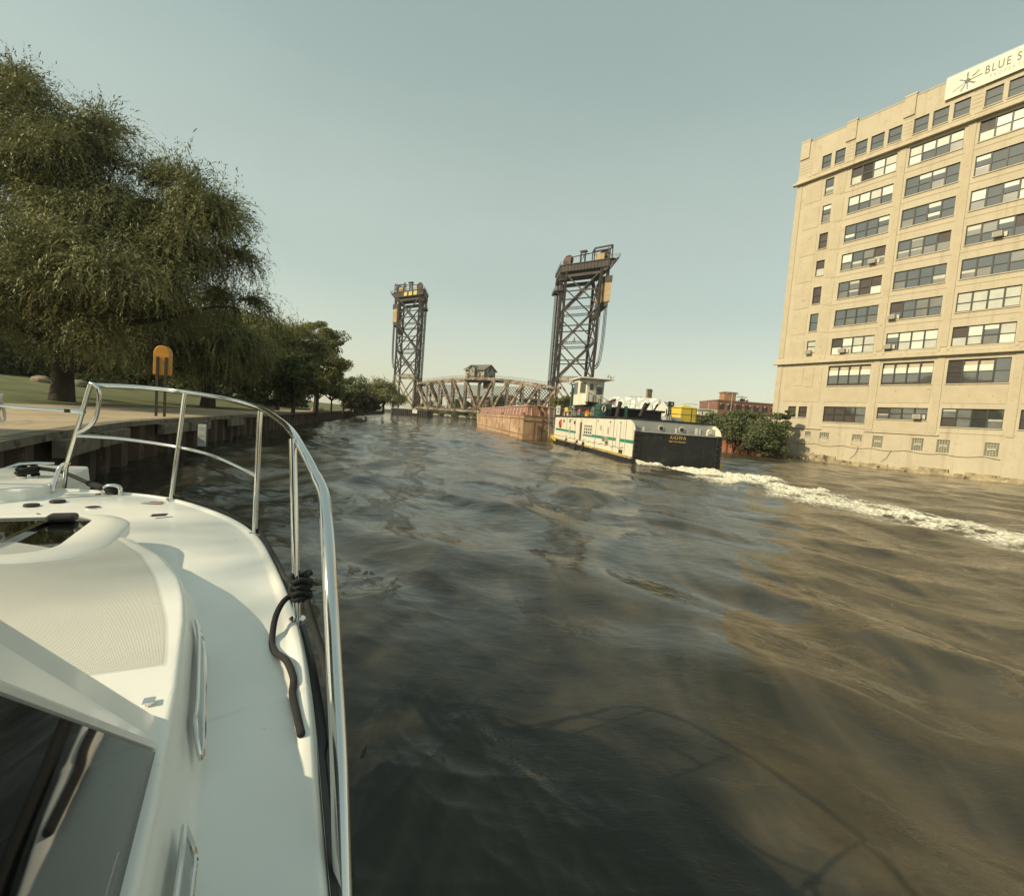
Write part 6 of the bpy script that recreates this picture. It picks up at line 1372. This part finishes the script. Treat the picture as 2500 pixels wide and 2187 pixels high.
# ---------------------------------------------------------------- left bank furniture
def cabinet():
    c = onz(394, 1015, 1.52); yaw = math.radians(14)
    r = empty('life_ring_cabinet', (c[0], c[1], 1.5), yaw, 'yellow rounded life ring cabinet on two thin posts on the walk', 'safety cabinet')
    m = MB(); w = .35; z0, z1 = 1.97, 3.36; arc = [(-w, z0), (w, z0), (w, z1 - .42)] + [(w * math.cos(t) ** .8 if math.cos(t) > 0 else -w * abs(math.cos(t)) ** .8, z1 - .42 + .42 * math.sin(t)) for t in np.linspace(.1, math.pi - .1, 13)] + [(-w, z1 - .42)]
    m.prism([(x, -.17, z) for x, z in arc], (0, .34, 0)); m.build('box', mat('amber plastic', (.52, .215, .02), (.58, .26, .03), scale=2, rough=.42, c3=(.30, .14, .02), c3thr=.66, c3scale=4), r, bevel=.04)
    m = MB(); m.box(-w + .03, w - .03, -.19, -.172, z0 + .03, z1 - .45); m.build('door', mat('amber door', (.56, .25, .03), (.48, .20, .025), scale=3, rough=.45), r, bevel=.01)
    for x in (-.13, .22):
        m = MB(); m.box(x - .05, x + .05, -.26, -.20, -.0, z0 + .85); m.build('post', M_bark if x > 5 else mat('brown post', (.045, .028, .017), (.03, .02, .014), scale=4, rough=.7), r)
    m = MB(); 
    for z in (z0 + .35, z0 + .55): m.box(.02, .22, -.197, -.191, z, z + .08)
    m.build('notice', M_tan, r)
cabinet()
M_rock = mat('pink granite', (.22, .15, .11), (.34, .25, .19), scale=2, rough=.9, bump=.06, bscale=3); M_rockg = mat('grey granite', (.15, .135, .11), (.24, .22, .18), scale=2, rough=.9, bump=.06, bscale=3)
for i, (px, dep, r, ma, lb) in enumerate(((650, 50, .70, M_rockg, 'grey boulder on the lawn edge above the seawall'), (773, 72, .85, M_rock, 'pinkish boulder on the lawn at the river bend'), (872, 125, 1.3, M_rockg, 'pale boulder below the dusky trees'), (885, 128, 1.2, M_rockg, 'pale boulder next to the willow at the bridge'), (848, 98, .5, M_rock, 'small stone on the lawn slope'), (100, 46, .8, M_rock, 'pink boulder left of the big willow trunk'), (188, 48, .9, M_rockg, 'grey boulder just right of the big willow trunk'))):
    p = at_depth_ground(px, dep); rs = np.random.RandomState(60 + i); m = MB(); m.ball((0, 0, .15), r, 16, 10, sc=(1.15, .8, .62))
    v = np.array(m.v); dd = fbm(v[:, 0] * 1.3 + i * 9, v[:, 1] * 1.3 + v[:, 2] * 1.7, 70 + i, 3, 1.2 / r); v = v * (0.78 + .5 * dd)[:, None]; m.v = [tuple(a) for a in v]
    o = m.build('boulder', ma, None, smooth=True, sharp=25); o.location = p; tag(o, lb, 'boulder', 'boulders on the park lawn')

# ---------------------------------------------------------------- right bank vegetation
GR = 'bushes on the right bank'
def bush(px, py, dep, rx, rz, n, leaf, seed, lb, mt_=LM_g, base=1.0, cr=.3, nclu=50, gr=GR, extra=()):
    c = atd(px, py, dep); loc = V(c[0], c[1], base); lobes = [(0, 0, c[2] - base, rx, rx, rz)] + [(*local(loc, a, b_, d_), e, e, f_) for a, b_, d_, e, f_ in extra]
    return broad(loc, lobes, max(.4, (c[2] - base) * .4), .12, lb, seed=seed, n=int(n * 1.3), leaf=leaf, mats=mt_, nclu=nclu, cr_=cr, name='bush', group=gr, cat='bush', trunk='stems', targets=14)
bush(1800, 1046, 73, 3.5, 2.2, 17000, .30, 81, 'dense green bush above the rust bulkhead beside the loft building', LM_g, 1.8, .36, 110, extra=((1770, 1030, 75, 2.2, 1.5), (1840, 1036, 72, 2.6, 1.7), (1815, 1012, 73, 1.2, .7)))
bush(1868, 1062, 66.5, 2.7, 2.2, 17000, .26, 82, 'spreading bush overhanging the water against the building corner', LM_g, .2, .36, 110, extra=((1898, 1035, 66, 1.6, 1.4), (1880, 1095, 65.5, 2.1, 1.1), (1920, 1012, 66, .9, .6), (1840, 1085, 67.5, 1.8, 1.3)))
bush(1725, 1030, 82, 2.6, 1.5, 9000, .30, 83, 'low bush behind the yellow tank of the push boat', LM_b, 2.0, .3, 40)
bush(1680, 1040, 95, 3.5, 1.5, 8000, .34, 84, 'low scrub behind the stern rail of the push boat', LM_b, 2.0, .3, 40)
bush(1600, 1030, 130, 5, 2.0, 7000, .5, 85, 'far scrub behind the engine casing of the push boat', LM_b, 2.0, .3, 40)
bush(1375, 985, 165, 3.6, 2.8, 9000, .45, 86, 'green bush left of the pilothouse at the foot of the right tower', LM_y, 2.0, .3, 50, extra=((1350, 1000, 165, 2.4, 2.0),))
bush(1407, 968, 200, 3.5, 4.5, 6000, .6, 87, 'slender dark tree between the tower leg and the pilothouse', LM_d, 2.0, .3, 40)
for px, py, s, lb in ((1130, 992, 91, 'far tree seen through the middle of the bridge truss'), (1055, 998, 92, 'far tree seen through the left part of the bridge truss'), (1215, 985, 93, 'far tree between the brick apartment blocks'), (1290, 990, 94, 'far tree seen through the right part of the truss')):
    bush(px, py, 330, 7, 4.5, 3500, 1.1, s, lb, LM_d, 1.5, .35, 30, 'far trees beyond the lift bridge')
for k, (px, w_) in enumerate(((1085, 13), (1140, 12), (1040, 12), (1195, 12))): bush(px, 1009, 312 + 4 * k, w_, 2.6, 5200, .9, 100 + k, ['scrub on the far shore left under the span', 'scrub on the far shore behind the moored boats', 'scrub on the far shore beside the left pier', 'scrub on the far shore behind the barge bow'][k], LM_b, 1.2, .3, 26, 'scrub on the far shore')

# ---------------------------------------------------------------- background buildings
M_brick = mat('red brick', (.19, .09, .062), (.25, .125, .085), scale=.6, rough=.9); M_brick2 = mat('pinkish brick', (.24, .125, .10), (.30, .17, .14), scale=.3, rough=.9)
M_white = mat('white cladding', (.62, .60, .50), (.67, .65, .55), scale=.2, rough=.7); M_trim = mat('stone trim', (.46, .40, .31), (.52, .46, .36), scale=1, rough=.8)
def block(name, px0, px1, pyt, dep, deep, m_, label, cat='building', wins=None, trim=True, group=None, dz=0, base=1.5):
    """a box building standing at the given distance; its width and height follow from the sight lines"""
    a = atd(px0, pyt, dep); b = atd(px1, pyt, dep); xd = b[:2] - a[:2]; w = np.linalg.norm(xd); yaw = math.atan2(xd[1], xd[0]); zt = (a[2] + b[2]) / 2 - base
    r = empty(name, (a[0], a[1], base), yaw, label, cat, group); m = MB(); m.box(0, w, 0, deep, -.5, zt); m.build('wall', m_, r)
    if trim: q = MB(); q.box(-.2, w + .2, -.2, deep + .2, zt, zt + .5); q.build('parapet', M_trim, r)
    if wins:
        nx, nz, ww, wh = wins
        for j in range(nz):
            q = MB()
            for i in range(nx): x = w * (i + .5) / nx; z = zt * (j + .55) / nz; q.box(x - ww / 2, x + ww / 2, -.06, .0, z - wh / 2, z + wh / 2)
            q.build('window_row', M_dark if not name.startswith('ware') else M_wglass, r)
    return r, w, zt
block('apartment_block', 1150, 1195, 968, 380, 14, M_brick2, 'pinkish brick apartment block seen through the middle of the truss', wins=(6, 5, 1.3, 1.9))
block('apartment_block', 1222, 1262, 965, 385, 14, M_brick2, 'pinkish brick apartment block seen through the right part of the truss', wins=(5, 5, 1.3, 1.9))
block('apartment_block', 1272, 1335, 975, 385, 14, M_brick2, 'lower brick block at the right end of the truss', wins=(8, 4, 1.2, 1.8))
block('apartment_block', 1196, 1221, 978, 395, 14, M_brick2, 'recessed brick block between two taller apartment blocks', wins=(4, 4, 1.2, 1.8))
block('warehouse', 985, 1072, 966, 400, 20, M_white, 'cream warehouse seen through the left end of the truss', trim=False)
block('warehouse', 1092, 1128, 972, 420, 18, M_white, 'cream gabled warehouse seen left of the brick apartments', trim=False)
block('storage_tank_building', 1705, 1752, 999, 120, 8, M_white, 'low white building between the yellow tank and the brick factory', trim=False, base=2.1)
block('storage_tank_building', 1815, 1880, 1015, 100, 6, M_white, 'white roof edge showing above the bush', trim=False, base=2.1)
r, w, zt = block('brick_factory', 1752, 1900, 984, 165, 16, M_brick, 'long red brick factory with a small tower beside the loft building', wins=(7, 3, 1.9, 2.0), base=2.1, trim=False)
q = MB(); q.box(-.15, w, -.15, 16, zt, zt + .45); [q.box(x, x + .5, -.22, 0, zt - 1.3, zt - .8) for x in np.arange(.8, w, 2.6)]; q.build('parapet', M_trim if False else M_brick, r)
q = MB(); q.box(3.0, 7.2, 2, 6, zt - 1, zt + 3.2); q.box(2.7, 7.5, 1.7, 6.3, zt + 3.2, zt + 3.55); [q.box(x, x + .7, 1.93, 2, zt + .6, zt + 1.5) for x in (3.6, 5.6)]; q.build('stair_tower', mat('buff brick', (.30, .165, .085), (.36, .21, .115), scale=1, rough=.9), r)
q = MB(); [q.box(x, x + .5, -.24, -.15, zt - 1.25, zt - .85) for x in np.arange(.8, w, 2.6)]; q.build('stone_insets', M_trim, r)
q = MB(); q.box(9.6, 11.0, 3, 4, zt, zt + 1.6); q.box(11.6, 12.1, 3, 3.5, zt, zt + 1.3); q.build('roof_vents', M_iron, r)
# fabric tent hall
def tent():
    a = atd(1475, 1010, 175); b = atd(1596, 1010, 165); base = 2.1; xd = (b - a)[:2]; w = np.linalg.norm(xd); yaw = math.atan2(xd[1], xd[0])
    r = empty('tent_hall', (a[0], a[1], base), yaw, 'white fabric hall with grey criss cross ribs behind the push boat', 'building'); M_fab = mat('fabric', (.66, .66, .58), (.72, .72, .63), scale=.2, rough=.6); M_rib = mat('fabric rib', (.42, .44, .41), rough=.7)
    prof = [(0, 0), (0, 6.0), (2.2, 9.2), (5.5, 11.8), (8.8, 9.2), (11, 6.0), (11, 0)]; m = MB(); m.prism([(0, y, z) for y, z in prof], (w, 0, 0)); m.build('fabric', M_fab, r)
    rb_ = MB(); f = lambda u, t: (u, np.interp(t, [0, .45, 1], [0, 2.2, 5.5]) - .06, np.interp(t, [0, .45, 1], [6.0, 9.2, 11.8]) + .05)
    for k in range(4):
        u0 = w * k / 4; u1 = w * (k + 1) / 4
        for a_, b_ in (((u0, 0), (u1, 1)), ((u1, 0), (u0, 1))):
            pts = [f(a_[0] + (b_[0] - a_[0]) * t, a_[1] + (b_[1] - a_[1]) * t) for t in np.linspace(0, 1, 9)]
            for p, q_ in zip(pts[:-1], pts[1:]): rb_.beam(p, q_, 1.1, .05, up=(0, -.7, .7))
    for t in (.0, .45): rb_.beam(f(0, t), f(w, t), .35, .06, up=(0, -.7, .7))
    rb_.build('rib', M_rib, r)
    m = MB(); m.prism([(w + .02, y, z) for y, z in prof], (7 * 0 + .1, 0, 0)); m.build('gable', M_white, r)
    # second bay, turned so its gable faces the river
    m = MB(); g0 = w - 1.5; m.prism([(g0, -.1, 0), (g0, -.1, 5.5), (g0 + 4.4, -.1, 10.6), (g0 + 8.8, -.1, 5.5), (g0 + 8.8, -.1, 0)], (0, 11, 0)); m.build('gable_hall', M_white, r)
tent()
def chimney():
    p = atd(1581, 1000, 230); r = empty('chimney', (p[0], p[1], 2.1), 0, 'tan factory chimney behind the white fabric hall', 'chimney'); zt = atd(1581, 951, 230)[2] - 2.1
    m = MB(); m.cyl((0, 0), 1.9, 0, zt, 16, r2=1.4); m.cyl((0, 0), 1.6, zt - .9, zt - .3, 16); m.build('shaft', M_tan, r); m = MB(); m.cyl((0, 0), 1.3, zt, zt + .2, 16); m.build('rim', M_brick, r)
chimney()
def pole(px, py0, py1, dep, label, kind):
    p = atd(px, py1, dep); zt = atd(px, py0, dep)[2]; z0 = 2.1; h = zt - z0; r = empty('street_lamp' if kind != 'pole' else 'utility_pole', (p[0], p[1], z0), 0, label, 'street lamp' if kind != 'pole' else 'utility pole'); m = MB(); s = dep / 150
    m.tube([(0, 0, 0), (0, 0, h)], [.14 * s, .09 * s], 8)
    if kind == 'T': m.beam((-1.6 * s, 0, h), (1.6 * s, 0, h), .14 * s, .1 * s)
    if kind == 'arm': m.tube([(0, 0, h - .2), (.8 * s, 0, h + .5 * s), (2.2 * s, 0, h + .8 * s), (4.2 * s, 0, h + .75 * s)], .08 * s, 6)
    if kind == 'pole': m.beam((-1.6, 0, h - .5), (1.6, 0, h - .5), .2); m.beam((-1.3, 0, h - 1.6), (1.3, 0, h - 1.6), .18)
    o = m.build('mast', M_tg if kind != 'pole' else M_bark, r)
    if kind == 'T':
        for x in (-1.6 * s, 1.6 * s): q = MB(); q.box(x - .45 * s, x + .45 * s, -.2 * s, .2 * s, h - .1, h + .12 * s); q.build('lamp_head', M_tg, r)
    if kind == 'arm': q = MB(); q.box(4.0 * s, 5.0 * s, -.2, .2, h + .6 * s, h + .8 * s); q.build('lamp_head', M_tg, r)
pole(1548, 969, 1030, 150, 'twin headed lamp post in front of the fabric hall', 'T'); pole(1725, 981, 1040, 120, 'twin headed lamp post left of the brick factory', 'T')
pole(1657, 990, 1050, 110, 'lamp post with a long curved arm left of the yellow tank', 'arm'); pole(1780, 961, 1040, 150, 'twin headed lamp post in front of the factory tower', 'T'); pole(1804, 966, 1040, 155, 'wooden utility pole with crossarms right of the factory tower', 'pole'); pole(1573, 948, 1020, 200, 'thin pale mast beside the chimney', 'mast')
def acorn():
    p = atd(1392, 1010, 150); r = empty('globe_lamp', (p[0], p[1], 2.1), 0, 'green lamp column with white globes beside the right bridge tower', 'street lamp'); h = atd(1392, 940, 150)[2] - 2.1
    m = MB(); m.cyl((0, 0), .55, 0, 1.2, 12); m.cyl((0, 0), .36, 1.2, h, 12, r2=.24); m.cyl((0, 0), .6, h, h + .3, 12); m.build('column', M_gd, r)
    for x in (-.75, .75, 0): m = MB(); m.ball((x, 0, h + .7 + (.5 if x == 0 else 0)), .48); m.build('globe', M_signw, r, smooth=True)
acorn()
# moored boats far beyond the bridge
def small_boat(px, py, L, label, grp='boats moored beyond the bridge'):
    p = atd(px, py, 295); r = empty('moored_boat', (p[0], p[1], .0), math.radians(-8), label, 'boat', grp)
    m = MB(); h = L * .045; m.hexa([(-L / 2, -1.1, -.2), (L * .36, -1.1, -.2), (L * .5, 0, -.2), (L * .36, 1.1, -.2), (-L / 2, 1.1, -.2)], [(-L / 2, -1.4, h + .3), (L * .36, -1.4, h + .4), (L * .56, 0, h + .6), (L * .36, 1.4, h + .4), (-L / 2, 1.4, h + .3)]); m.build('hull', M_white, r)
    m = MB(); m.hexa([(-L * .3, -1.0, h + .3), (L * .22, -1.0, h + .3), (L * .22, 1.0, h + .3), (-L * .3, 1.0, h + .3)], [(-L * .22, -.9, h + 1.7), (L * .06, -.9, h + 1.7), (L * .06, .9, h + 1.7), (-L * .22, .9, h + 1.7)]); c = m.build('cabin', M_white, r)
    m = MB(); m.box(-L * .24, L * .1, -1.0, -.93, h + .8, h + 1.3); m.build('window', M_dark, c)
small_boat(1066, 1019, 8, 'white moored boat farthest left under the span'); small_boat(1095, 1018, 10, 'white moored cabin cruiser left of centre under the span'); small_boat(1130, 1021, 9, 'white moored boat near the barge bow, left one'); small_boat(1158, 1022, 9, 'white moored boat partly hidden by the barge bow')
m = MB(); dp = atd(1100, 1020, 289); m.box(-32, 30, 0, 1.6, .1, .95); [m.box(x, x + .4, -.2, .2, -1, 1.9) for x in range(-32, 30, 6)]; o = m.build('floating_dock', M_pile, None); o.location = (dp[0], dp[1], 0); tag(o, 'low dark floating dock behind the moored boats', 'dock')

# ---------------------------------------------------------------- summer haze over the river
def haze():
    m = bpy.data.materials.new('haze'); m.use_nodes = True; n = m.node_tree.nodes; n.remove(n['Principled BSDF'])
    v = n.new('ShaderNodeVolumePrincipled'); v.inputs['Color'].default_value = (.93, .93, .84, 1); v.inputs['Density'].default_value = .0002; v.inputs['Anisotropy'].default_value = .2
    m.node_tree.links.new(v.outputs[0], n['Material Output'].inputs['Volume'])
    b = MB(); b.box(-2700, 2700, -2700, 2700, -3.2, 80); tag(b.build('haze', m), 'thin pale summer haze over the river', None, kind='stuff')
haze()
# end
